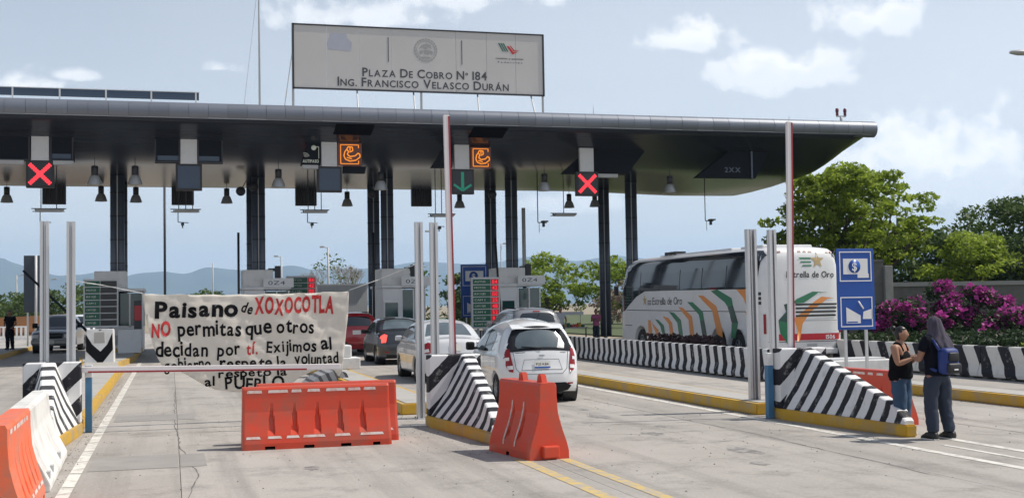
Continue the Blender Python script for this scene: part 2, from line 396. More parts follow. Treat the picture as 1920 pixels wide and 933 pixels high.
sheet('lane_marking', 9.52, 9.6, 9, 13.6, .004, M['whiteline'])
sheet('lane_marking', 14.92, 15.04, 20, 44, .004, M['whiteline'])
sheet('repair_patch', -.97, .1-.02, 15.3, 16.7, .004, M['patch']); sheet('repair_patch', .115, .42, 15.32, 16.65, .004, M['patch'])
sheet('repair_patch', -.95, .085, 21.9, 23.2, .004, M['patch']); sheet('repair_patch', .115, .4, 21.9, 23.1, .004, M['patch'])
sheet('repair_patch', 1.15, 3.9, 18.95, 19.1, .004, M['whiteline'])
def crack(pts, w=.012):
    b = MB(); rr = random.Random(int(pts[0][0]*100)); P = []
    for (a, b_) in zip(pts, pts[1:]):
        n = max(2, int(math.dist(a, b_)/.22))
        for k in range(n): f = k/n; P.append((a[0]+(b_[0]-a[0])*f+rr.uniform(-.02, .02), a[1]+(b_[1]-a[1])*f+rr.uniform(-.02, .02)))
    for p, q in zip(P, P[1:]):
        d = Vector((q[0]-p[0], q[1]-p[1])); nn = Vector((-d.y, d.x)).normalized()*w/2*rr.uniform(.4, 1.4)
        b.mesh([(p[0]-nn.x, p[1]-nn.y, .003), (q[0]-nn.x, q[1]-nn.y, .003), (q[0]+nn.x, q[1]+nn.y, .003), (p[0]+nn.x, p[1]+nn.y, .003)], [(0, 1, 2, 3)])
    struct(b.build('pavement_crack', M['joint']))
for P in ([(.1, 9), (.16, 12.6), (.3, 14.6), (.12, 17.6), (.05, 22), (.1, 30)], [(6.1, 17.95), (7.4, 17.7), (9.0, 17.85)], [(5.6, 16.7), (6.5, 16.4), (7.4, 16.5), (8.2, 16.2)], [(7.9, 22.7), (8.0, 16), (7.85, 11)], [(6.2, 15.2), (6.9, 15.05), (7.6, 15.2)], [(10.7, 18.4), (11.8, 18.1), (13, 18.3)], [(6.4, 23.6), (7.0, 21.9), (7.2, 20.8)], [(11.2, 19), (11.4, 14), (11.3, 11)]): crack(P)
g = MB()
g.box(18.9, 44, 8, 44.1, -.055, .02); g.box(24.5, 120, 44.1, 190, -.055, .02); struct(g.build('verge', M['grass']))

# grit and small pebbles along the kerbs
def grit():
    rg = np.random.default_rng(3); V = []; F = []
    for (x0, x1, y0, y1, n) in ((-1.33, -1.1, 12, 34, 260), (3.2, 4.0, 15, 24, 160), (9.0, 9.32, 14, 34, 260), (4.9, 9, 11, 24, 200), (-1, 4, 11, 26, 200), (10.3, 13.8, 12, 22, 160), (13.7, 13.94, 14, 22, 120)):
        for _ in range(n):
            x, y, s, a = rg.uniform(x0, x1), rg.uniform(y0, y1), rg.uniform(.004, .016), rg.uniform(0, 6.28); i = len(V)
            V += [(x+s*math.cos(a+k*2.1), y+s*math.sin(a+k*2.1)*1.2, .001) for k in range(3)]+[(x, y, s*.8)]; F += [(i, i+1, i+3), (i+1, i+2, i+3), (i+2, i, i+3)]
    b = MB(); b.mesh(V, F); o = b.build('grit', M['joint']); o['kind'] = 'stuff'; o['label'] = 'grit and small pebbles scattered on the concrete'
grit()
def drip(x, y, r, seed):
    rr = random.Random(seed); b = MB(); n = 18; b.mesh([(x+r*rr.uniform(.6, 1.2)*math.cos(6.283*k/n), y+2.2*r*rr.uniform(.6, 1.2)*math.sin(6.283*k/n), .0025) for k in range(n)], [tuple(range(n))]); struct(b.build('oil_stain', M['oil']))
M['oil'] = mat('old_oil_stain', (.17, .16, .15), .6, var=.3, vscale=6, dirt=(.33, .31, .285), dscale=7, damt=1., dth=(.42, .6))
for i, (x, y, r) in enumerate(((6.9, 19.2, .17), (7.1, 20.6, .10), (6.7, 16.4, .13), (7.0, 14.1, .18), (6.6, 12.9, .09), (1.6, 14.6, .10), (1.2, 20.0, .12), (11.9, 16.6, .15), (12.1, 19.5, .12), (6.9, 27, .2), (2.2, 25.5, .15), (7.2, 17.3, .07))): drip(x, y, r, i)
# ------------------------------------------------------------ toll islands: kerbed strips
def island(pts, y_label, top=.2):
    t = thing('toll_island', y_label, 'kerb', (pts[0][0], pts[0][1], 0), 0, 'kerbed concrete islands between the toll lanes')
    loc = [(x-pts[0][0], y-pts[0][1]) for x, y in pts]
    k = MB(); k.prism(loc, 0, top-.012, 'XY', bev=.02); k.build('kerb', M['yellow'], t)
    cx = sum(p[0] for p in loc)/len(loc)
    ins = [(x + (.11 if x < cx else -.11), y + (.12 if y < 1 else -.12)) for x, y in loc]
    s = MB(); s.prism(ins, top-.03, top, 'XY'); s.build('top_surface', M['concrete'], t)
    return t
island([(-2.2, 20.75), (-1.36, 20.75), (-1.4, 39), (-1.62, 43), (-1.3, 48), (-1.25, 62), (-3.3, 62), (-3.3, 48), (-2.85, 42)], 'yellow kerbed island of the leftmost lane divider, running back to the white booth')
island([(3.87, 21.0), (4.72, 21.0), (4.72, 44), (4.9, 48), (4.9, 62), (2.9, 62), (2.9, 48), (3.87, 44)], 'yellow kerbed island behind the orange barriers, between banner lane and queueing cars')
island([(9.33, 18.3), (10.18, 18.3), (10.18, 44), (10.6, 48), (10.6, 62), (8.7, 62), (8.7, 48), (9.33, 44)], 'long yellow kerb beside the white hatchback, running back from the twin steel posts')
island([(13.95, 4), (14.75, 4), (14.75, 22.3), (13.95, 22.3)], 'yellow kerb at the right edge, passing behind the man with the backpack')
island([(-10.2, 50), (-6.7, 50), (-6.7, 66), (-10.2, 66)], 'kerbed island under the guard at the far left')
island([(14.4, 46), (16.2, 46), (16.2, 62), (14.4, 62)], 'kerbed island under the booth beside the bus', .2)

# ------------------------------------------------------------ island noses: striped wedges
M['st_side'] = stripe_mat('black_white_diagonal_paint', BLK, WHT, (0, 1, .42), .345, .43, .1, wob=.12, wear=.45)
M['st_side_b'] = stripe_mat('worn_black_white_diagonal_paint', BLK, WHT, (0, 1, .48), .36, .46, .3, wob=.09, wear=.45, wearcol=(.62, .61, .59))
M['st_board'] = stripe_mat('board_diagonal_paint', BLK, WHT, (1, 0, -1.0), .52, .5, .35)
M['st_thin'] = stripe_mat('thin_band_paint', (.05, .05, .055), (.75, .75, .74), (0, 1, .9), .52, .42, .0)
def wedge(xc, y0, y1, label, m_side, nose_x=None, h=1.12, ro=0.):
    """xc: centre at the rear board (y1); the body narrows to a nose at y0"""
    t = thing('island_nose', label, 'barrier', (xc, y1, 0), 0, 'striped concrete wedges at the island noses')
    L_ = y1-y0; dx = (nose_x - xc) if nose_x is not None else 0.
    b = MB(); b.box(-.425, .425, -.0, .24, .17, h, bev=.02); b.build('end_board', M['st_board'], t)
    # body: cross sections from the nose to the board
    secs = []
    n = 14
    for i in range(n+1):
        f = i/n; y = -L_*.985*(1-f); wb = .075+(.40-.075)*f**1.3; wt = .07+.025*f
        zt = .34+(h-.34)*min(1, f*1.02); cx = dx*(1-f); sx = ro*f**.8
        if i == 0: zt = .22; wt = .06
        if i == 1: zt = min(zt, .38)
        secs.append([(cx-wb, y, .17), (cx+sx*.6-wt-max(0, wb-wt)*.60, y, .17+(zt-.17)*.38), (cx+sx-wt-.012, y, zt-.012), (cx+sx-wt+.01, y, zt), (cx+sx+wt-.01, y, zt), (cx+sx+wt+.012, y, zt-.012), (cx+sx*.6+wt+max(0, wb-wt)*.60, y, .17+(zt-.17)*.38), (cx+wb, y, .17)])
    V = [p for s in secs for p in s]; F = []
    for i in range(n):
        for j in range(7): a = i*8+j; F.append((a, a+1, a+9, a+8))
        F.append((i*8+7, i*8, i*8+8, i*8+15))
    F.append(tuple(range(7, -1, -1))); F.append(tuple(range(n*8, n*8+8)))
    b = MB(); b.mesh(V, F); b.build('striped_body', m_side, t)
    k = MB(); k.prism([(dx-.085, -L_), (dx+.085, -L_), (.44, -.1), (.44, .27), (-.44, .27), (-.44, -.1)], 0, .168, 'XY', bev=.018); k.build('yellow_base', M['yellow'], t)
    return t
wedge(4.33, 15.9, 18.75, 'weathered black and white striped wedge beside the white hatchback', M['st_side_b'], 4.26, ro=.20)
wedge(9.77, 14.5, 17.5, 'black and white striped wedge in front of the two talking people', M['st_side'], 9.71, ro=.06)
wedge(-1.77, 17.2, 20.0, 'striped wedge with banded ridge behind the white concrete barrier at left', M['st_thin'], -1.60, ro=-.05)

# chevron block further back on the left island
t = thing('chevron_block', 'white block with a black V, standing in front of the left booth', 'barrier', (-2.3, 42.7, 0), R(-3))
b = MB(); b.prism([(-.47, .0), (.47, .0), (.44, 1.30), (-.40, 1.30)], 0, .55, 'XZ', bev=.02); b.build('block', M['white'], t)
b = MB(); poly_plate(b, [(-.42, 1.14), (-.22, .80), (.04, .56), (.26, .80), (.42, 1.18), (.44, .62), (.04, .1), (-.42, .58)], -.001); poly_plate(b, [(-.02, 1.29), (.02, 1.25), (.10, 1.29)], -.001); b.build('painted_chevron', M['ink'], t)
b = MB(); poly_plate(b, [(-.16, .84), (-.16, 1.2), (.16, 1.2), (.18, .84)], -.001); b.build('faded_patch', M['concrete'], t)

# ------------------------------------------------------------ jersey barriers
def jersey_profile(w=.30, h=.84, t=.09): return [(-w, 0), (w, 0), (w, .08), (w*.62, h*.38), (t+.02, h*.66), (t, h-.03), (t-.03, h), (-t+.03, h), (-t, h-.03), (-t-.02, h*.66), (-w*.62, h*.38), (-w, .08)]
M['cream'] = mat('dirty_white_concrete', (.70, .69, .66), .65, dirt=(.36, .35, .32), dscale=2.0, damt=.7, bump=.3, bscale=20)
t = thing('concrete_barrier', 'white curved concrete barrier with grey scuffs, behind the orange one at left', 'barrier', (-1.62, 15.5, 0), R(1.5))
b = MB(); b.prism(jersey_profile(.34, .88, .11), -1.75, 1.55, 'XZ', bev=.01); bmesh.ops.bisect_plane(b.bm, geom=b.bm.verts[:]+b.bm.edges[:]+b.bm.faces[:], plane_co=(0, 0, 0), plane_no=(0, 1, 0)); b.build('body', M['cream'], t)
b = MB()
for yy in (-1.55, -1.0, .3): b.box(.285, .325, yy, yy+.13, .09, .19)
b.build('scuffed_lug', M['grey'], t)
# long striped dividers: separate cast units
def divider_mesh(name, m, ln=2.45, h=.70):
    b = MB(); b.prism(jersey_profile(.22, h, .10), -ln/2+.008, ln/2-.008, 'XZ', bev=.008)
    o = b.build(name, m); return o
M['st_div'] = stripe_mat('divider_stripes', BLK, WHT, (0, 1, -.42), .49, .48, .2, wob=.08, wear=.45)
ORD = 'nearest second third fourth fifth sixth seventh eighth ninth tenth eleventh twelfth thirteenth fourteenth'.split()
def divider_run(x, y0, y1, label, grp, skip=None, m=None, first=None, x1=None):
    ln = 2.45; n = int((y1-y0)/ln); k = 0
    for i in range(n):
        y = y0+ln*(i+.5); xx = x if x1 is None else x+(x1-x)*(i+.5)/n
        t = thing('divider_unit', label % ORD[i], 'barrier', (xx, y, .05), 0, grp)
        if first is None:
            o = divider_mesh('body', m or M['st_div']); o.parent = t; first = o
            f = MB(); f.box(-.20, .20, -.07, .07, -.05, .01)
            ft = f.build('foot', M['joint'], t); ft.location = (0, -.98, 0); first_ft = ft
            for q in range(1, 5): link_mesh('foot', ft.data, t, (0, -.98+q*.49, 0))
        else:
            link_mesh('body', first.data, t)
            for q in range(5): link_mesh('foot', first_ft.data, t, (0, -.98+q*.49, 0))
divider_run(13.55, 25.6, 58.5, '%s black and white striped divider unit of the row beside the bus', 'striped dividers in front of the bus')
M['st_div2'] = stripe_mat('divider_stripes_wide', BLK, (.68, .66, .62), (0, 1, -.62), .80, .48, .2, wob=.08, wear=.45)
divider_run(18.25, 12, 37, '%s striped divider unit of the row under the bougainvillea', 'striped dividers along the right verge', m=M['st_div2'])
# capped white plinth behind the bus
t = thing('low_plinth', 'low white concrete plinth behind the wedge, right of the bus corner', 'kerb', (16.4, 27.0, 0)); b = MB(); b.box(-.9, .95, -.4, .4, 0, .38, bev=.03); b.build('body', M['white'], t); b = MB(); b.box(-.8, .8, -.3, .3, .38, .42, bev=.01); b.build('cap', M['lightgrey'], t)
# blocks on the middle island
t = thing('concrete_block', 'stepped white concrete block on the island right of the banner', 'block', (4.55, 33.5, .2)); b = MB(); b.box(-.75, .45, -.35, .35, 0, .32, bev=.03); b.build('lower_step', M['white'], t); b = MB(); b.box(-.62, .22, -.3, .3, .32, .66, bev=.04); b.build('upper_step', M['white'], t)
t = thing('attenuator', 'grey rounded striped end block seen under the right end of the banner', 'barrier', (3.75, 29.4, 0)); b = MB(); b.prism([(-.62, 0), (.36, 0), (.42, .14), (.34, .32), (.05, .38), (-.3, .25)], 0, 1.6, 'XZ', bev=.02); b.build('body', stripe_mat('attenuator_paint', (.09, .09, .1), (.33, .33, .34), (1, 0, .5), .22, .4, .1), t)

# ------------------------------------------------------------ water-filled barriers
def plastic_barrier_parts(t, ln, h, wb, wt, m, flutes, stick=True, lug=False, tab=False):
    """long axis = X (local), profile in YZ; a shaped shell with flutes pressed into both sides"""
    nx = max(24, int(ln/.02)); prof = [(0, 1.), (.10, 1.), (.22, .90), (.42, .66), (.60, .50), (.80, .44), (.965, .43), (1., .36)]
    def prof_w(z):
        f = z/h
        for (a, wa), (b_, wb_) in zip(prof, prof[1:]):
            if f <= b_: return wa+(wb_-wa)*(f-a)/(b_-a)
        return prof[-1][1]
    zs = [h*v for v in (0, .055, .1, .16, .22, .3, .38, .46, .54, .6, .66, .74, .82, .9, .965, 1.)]
    def W(x, z):
        w = wb/2*prof_w(z); f = z/h
        for fx in flutes:
            hw = .052*(1-.75*max(0, (f-.25)/.42))
            if .24 < f < .68 and abs(x-fx) < hw: w -= .04*min(1, (.70-f)*6)
        e = ln/2-abs(x)
        if e < .03: w -= (.03-e)*.5
        return w
    xs = sorted(set([round(-ln/2+ln*i/nx, 4) for i in range(nx+1)] + [round(fx+s*d, 4) for fx in flutes for s in (-1, 1) for d in (.052, .045, .012)]))
    bm = bmesh.new(); grid = {}
    for i, x in enumerate(xs):
        for j, z in enumerate(zs):
            for s in (-1, 1): grid[i, j, s] = bm.verts.new((x + (0.0 if abs(x) < ln/2 else -math.copysign(.012*(z/h), x)), s*W(x, z), z))
    slots = [(-ln*.32, .07), (-ln*.06, .07), (ln*.19, .07), (ln*.40, .05)] if ln > 1.5 else [(0, .05)]
    for i in range(len(xs)-1):
        xm = (xs[i]+xs[i+1])/2; cut = any(abs(xm-a) < b_ for a, b_ in slots)
        for j in range(len(zs)-1):
            if cut and j == 0: continue
            for s in (-1, 1):
                q = (grid[i, j, s], grid[i+1, j, s], grid[i+1, j+1, s], grid[i, j+1, s]); f = bm.faces.new(q if s < 0 else q[::-1])
        bm.faces.new((grid[i, len(zs)-1, -1], grid[i+1, len(zs)-1, -1], grid[i+1, len(zs)-1, 1], grid[i, len(zs)-1, 1]))
        jb = 1 if cut else 0; bm.faces.new((grid[i, jb, 1], grid[i+1, jb, 1], grid[i+1, jb, -1], grid[i, jb, -1]))
    for i in (0, len(xs)-1):
        for j in range(len(zs)-1): bm.faces.new((grid[i, j, -1], grid[i, j+1, -1], grid[i, j+1, 1], grid[i, j, 1]))
    b = MB(); b.bm.free(); b.bm = bm; o = b.build('body', m, t)
    for p in o.data.polygons: p.use_smooth = False
    if stick:
        rnd = random.Random(int(ln*100)+len(flutes)); k = MB(); x = -ln/2+.07
        while x < ln/2-.2:
            w = rnd.uniform(.11, .30); z0 = h*.905; z1 = h*.952
            if x+w > ln/2-.05: break
            k.mesh([(x, -W(x, z0)-.003, z0), (x+w, -W(x+w, z0)-.003, z0), (x+w-.01, -W(x+w, z1)-.003, z1), (x+.01, -W(x, z1)-.003, z1)], [(0, 1, 2, 3)])
            x += w+rnd.uniform(.025, .10)
        k.build('reflective_strip', M['sticker'], t); k = MB(); x = -ln/2+.05
        while x < ln/2-.2:
            w = rnd.uniform(.16, .34); z0 = h*.175; z1 = h*.215
            if x+w > ln/2-.05: break
            k.mesh([(x, -wb/2*prof_w(z0)-.004, z0), (x+w, -wb/2*prof_w(z0)-.004, z0), (x+w-.02, -wb/2*prof_w(z1)-.004, z1), (x+.01, -wb/2*prof_w(z1)-.004, z1)], [(0, 1, 2, 3)])
            x += w+rnd.uniform(.04, .16)
        k.build('reflective_strip', M['sticker'], t)
    if tab:
        k = MB(); k.box(-ln/2-.07, -ln/2+.02, -.11, .11, .02, .17, bev=.018); k.build('connector_lug', m, t)
    if lug:
        for x in lug:
            k = MB(); k.prism([(x-.07, h-.02), (x+.07, h-.02), (x+.045, h+.10), (x-.03, h+.10)], -.045, .045, 'XZ', bev=.012); k.build('lifting_lug', m, t)
    return t
def pbarrier(label, loc, rz, ln=2.0, h=.92, m=None, **kw):
    t = thing('water_barrier', label, 'barrier', loc, rz, 'orange plastic traffic barriers')
    fl = kw.pop('flutes', [-.62, -.31, 0., .31, .62]); return plastic_barrier_parts(t, ln, h, kw.pop('wb', .50), .2, m or M['orange'], fl, **kw)
pbarrier('wide orange plastic barrier lying across the banner lane, front one of the pair', (1.93, 16.93, 0), R(-1.0), 2.02, .83)
pbarrier('orange plastic barrier directly behind the wide front one, only its right end showing', (2.14, 17.42, 0), R(-1.5), 1.98, .84)
o = pbarrier('short orange barrier standing end-on with two lugs on top, by the striped wedge', (4.36, 14.85, 0), R(98), 1.28, .93, M['orange'], flutes=[-.25, .1], stick=False, lug=[-.46, .1], tab=True, wb=.56)
for fx in (-.19, .16):
    k = MB(); k.path([(fx, y_, z_) for y_, z_ in ((.272, .13), (.262, .20), (.240, .26), (.202, .36), (.164, .48), (.136, .60), (.128, .68))], .011, 6); k.build('worn_white_edge', M['sticker'], o)
pbarrier('sunlit orange barrier with slotted sides at the bottom left corner', (-1.485, 12.42, 0), R(90.8), 2.0, .92, M['orange2'], tab=True)
pbarrier('bright orange barrier behind the striped wedge, beside the woman', (10.42, 16.85, 0), R(-84), 2.0, .80, M['orange'])

# ------------------------------------------------------------ twin steel posts and boom gates
def post(label, x, y, h, rz=R(-90), w=.13):
    t = thing('gate_post', label, 'post', (x, y, 0), rz, 'galvanised posts at the island noses')
    b = MB(); d = w; w = .10; tk = .012
    b.prism([(-w/2, -d/2), (w/2, -d/2), (w/2, -d/2+.045), (w/2-tk, -d/2+.045), (w/2-tk, -d/2+tk), (-.02, -d/2+tk), (-.02, -.01), (.02, -.01), (.02, .01), (-.02, .01), (-.02, d/2-tk), (w/2-tk, d/2-tk), (w/2-tk, d/2-.045), (w/2, d/2-.045), (w/2, d/2), (-w/2, d/2), (-w/2, d/2-.045), (-w/2+tk, d/2-.045), (-w/2+tk, d/2-tk), (-.032, d/2-tk), (-.032, -d/2+tk), (-w/2+tk, -d/2+tk), (-w/2+tk, -d/2+.045), (-w/2, -d/2+.045)], .012, h, 'XY')
    b.build('channel', M['galv'], t)
    b = MB(); b.box(-w/2-.06, w/2+.06, -d/2-.04, d/2+.04, 0, .012); b.build('base_plate', M['galv'], t)
    b = MB()
    for sx in (-1, 1):
        for sy in (-1, 1): b.tube((sx*(w/2+.035), sy*(d/2+.015), .012), (sx*(w/2+.035), sy*(d/2+.015), .035), .012, n=6)
    b.build('anchor_bolt', M['rod'], t)
    return t
post('tall galvanised post behind the left wedge, left one of its pair', -1.92, 20.45, 3.34)
post('tall galvanised post behind the left wedge, right one of its pair', -1.52, 20.4, 3.33)
post('galvanised post touching the middle wedge, left one of its pair', 4.06, 20.2, 3.32)
post('galvanised post partly hidden by the middle raised boom', 4.34, 20.3, 3.32)
post('thick galvanised post at the end of the long yellow kerb', 9.63, 18.95, 3.12, w=.18)
post('slimmer galvanised post beside the blue cabinet at the right wedge', 9.95, 18.8, 3.10)
M['boomw'] = mat('boom_white', (.74, .70, .70), .4, var=.05)
M['boomr'] = mat('boom_red_strip', (.33, .03, .04), .45, var=.05)
def boom(label, loc, ln, up=True, lean=0.):
    t = thing('barrier_boom', label, 'boom gate', loc, 0, 'boom gates at the lane entries')
    b = MB(); b.box(-.05, .05, -.06, .06, 0, .86, bev=.01); b.build('cabinet', M['bluepost'], t)
    b = MB(); b.box(-.055, .055, -.07, .07, .86, 1.06, bev=.01); b.build('head', M['lightgrey'], t)
    if up: mt = Matrix.Translation((0.0, -.16, .92)) @ Matrix.Rotation(R(-90+lean), 4, 'Y')
    else: mt = Matrix.Translation((0.0, -.16, .99)) @ Matrix.Rotation(R(lean), 4, 'Y')
    a = MB(); a.box(-.1, ln, -.03, .03, -.045, .045, bev=.008, mtx=mt) if not up else a.box(-.1, ln, -.03, .03, -.05, .05, bev=.008, mtx=mt)
    arm = a.build('arm', M['boomw'], t)
    s = MB(); s.box(.0, ln-.02 if up else ln*.86, -.034, -.0305, -.050, -.022, mtx=mt); s.build('red_strip', M['boomr'], t)
    return t
boom('lowered white boom with a red strip crossing in front of the banner', (-1.25, 20.3, 0), 3.95, False, 1.0)
boom('raised white boom with red edge standing above the middle striped wedge', (4.36, 19.18, 0), 4.05, True, -.8)
boom('raised white boom with red edge standing above the right striped wedge', (9.73, 17.98, 0), 3.90, True, 1.1)
# small blue cabinet strips seen beside the left and right wedges
def cabinet(label, x, y, h=.93):
    t = thing('post_cabinet', label, 'post', (x, y, 0), 0); b = MB(); b.box(-.05, .05, -.06, .06, 0, h, bev=.008); b.build('body', M['bluepost'], t); b = MB(); b.box(-.052, .052, -.062, .062, h, h+.2, bev=.008); b.build('white_cap', M['white'], t)
cabinet('slim blue post with a white top at the left side of the right wedge', 9.27, 17.72, .85)

# ------------------------------------------------------------ banner
def build_banner():
    t = thing('protest_banner', 'cream cloth banner with black and red hand lettering hung across the closed lane', 'banner', (-.45, 20.95, 0))
    Wd = 3.42; bw = .0
    def surf(u, v):
        """u 0..Wd from the left, v height; returns the folded cloth"""
        f = 1 - min(1, max(0, (v-.6)/1.6))
        a = .014*math.sin(u*5+v*3+.7*math.sin(v*4)) + .006*math.sin(u*23-v*13) + .006*math.sin(v*31+u*7+2*math.sin(u*3))
        k = .013*(1-abs(math.sin((u+v*.55)*8.5+.9*math.sin(u*2.1+v*3)))**.5) + .007*(1-abs(math.sin((u*.8+v*.95)*15+1.2*math.sin(v*2.7)))**.6)
        return Vector((u, a*.8+k+.05*f*f, v))
    top = lambda u: 2.17-.03*math.sin(math.pi*u/Wd)+.008*math.sin(u*13)
    # outline (u, v), top edge left to right and the torn lower edge back
    out = [(0, top(0))]+[(Wd*i/24, top(Wd*i/24)) for i in range(1, 25)]+[(3.40, 1.75), (3.34, 1.2), (3.30, .82), (3.24, .70), (3.14, .84), (3.02, .88), (2.86, .84), (2.6, .74), (2.42, .60), (2.3, .52), (1.9, .5), (1.5, .5), (1.15, .56), (.98, .64), (.70, .82), (.5, .93), (.32, .95), (.22, 1.15), (.12, 1.5), (.04, 1.85)]
    bm = bmesh.new(); vs = [bm.verts.new((u, 0, v)) for u, v in out]; bm.faces.new(vs)
    for ax, lo, hi, st in ((0, .0, 3.45, .05), (2, .4, 2.25, .05)):
        q = lo+st
        while q < hi:
            co = Vector((q, 0, 0)) if ax == 0 else Vector((0, 0, q)); no = Vector((1, 0, 0)) if ax == 0 else Vector((0, 0, 1))
            bmesh.ops.bisect_plane(bm, geom=bm.verts[:]+bm.edges[:]+bm.faces[:], plane_co=co, plane_no=no); q += st
    bmesh.ops.remove_doubles(bm, verts=bm.verts, dist=.0005)
    for v in bm.verts: v.co = surf(v.co.x, v.co.z)
    me = bpy.data.meshes.new('cloth'); bm.to_mesh(me); bm.free(); me.polygons.foreach_set('use_smooth', [True]*len(me.polygons))
    cm = mat('cream_cotton', (.88, .85, .79), .9, var=.02, dirt=(.83, .79, .72), dscale=2, damt=.4, bump=.2, bscale=9)
    nt = cm.node_tree; b = nt.nodes['Principled BSDF']; tr = nt.nodes.new('ShaderNodeBsdfTranslucent'); tr.inputs[0].default_value = (.75, .68, .54, 1)
    mx = nt.nodes.new('ShaderNodeMixShader'); mx.inputs[0].default_value = .32; nt.links.new(b.outputs[0], mx.inputs[1]); nt.links.new(tr.outputs[0], mx.inputs[2]); nt.links.new(mx.outputs[0], nt.nodes['Material Output'].inputs[0])
    me.materials.append(cm); o = bpy.data.objects.new('cloth', me); COL.objects.link(o); o.parent = t
    md = o.modifiers.new('thick', 'SOLIDIFY'); md.thickness = .004; md.offset = 1
    def PX(px, py): return ((px-267)/388*Wd, 2.17-(py-548)/112.)
    def word(s, px0, px1, base, capt, m='ink', w=.022, jit=.8, slant=0.):
        u0, v0 = PX(px0, base); u1, v1 = PX(px1, capt)
        text_part('lettering', s, M[m], t, lambda a, b_: surf(u0+a, v0+b_)+Vector((0, -.009, 0)), u1-u0, (v1-v0), w, jit, slices=.06, slant=slant)
    word('Paisano', 289, 441, 591, 561, w=.04, jit=.6)
    word('de', 446, 469, 585, 564, w=.022, jit=1.5, slant=.3)
    word('XOXOCOTLA', 473, 624, 587, 556, 'redink', .04, .8, .08)
    word('NO', 283, 318, 627, 600, 'redink', .04)
    word('permitas', 331, 447, 627, 599)
    word('que', 455, 505, 626, 598)
    word('otros', 515, 586, 625, 598)
    word('decidan', 290, 386, 664, 637, w=.022)
    word('por', 403, 447, 664, 638)
    word('tí.', 457, 479, 664, 641, 'redink', .022)
    word('Exijimos', 495, 590, 661, 638)
    word('al', 600, 621, 660, 634)
    word('gobierno', 306, 392, 690, 668, w=.022)
    word('respete', 408, 506, 691, 668)
    word('la', 516, 534, 690, 668)
    word('voluntad', 549, 634, 686, 664, w=.022)
    word('respeto la', 405, 534, 706, 690, w=.022)
    word('al', 380, 398, 722, 704, w=.022)
    word('PUEBLO', 418, 528, 730, 706, w=.022)
    # rope the cloth hangs on
    b = MB(); b.path([(-.2-.87+.0, -.25, 2.40), (-.6, -.12, 2.32), (0, .0, 2.185)], .006, 6); b.build('rope', M['white'], t); b = MB(); b.path([(Wd, .0, 2.19), (3.9, -.2, 2.36), (4.5, -.7, 2.62)], .006, 6)
    b.build('rope', M['white'], t)
    return t
build_banner()
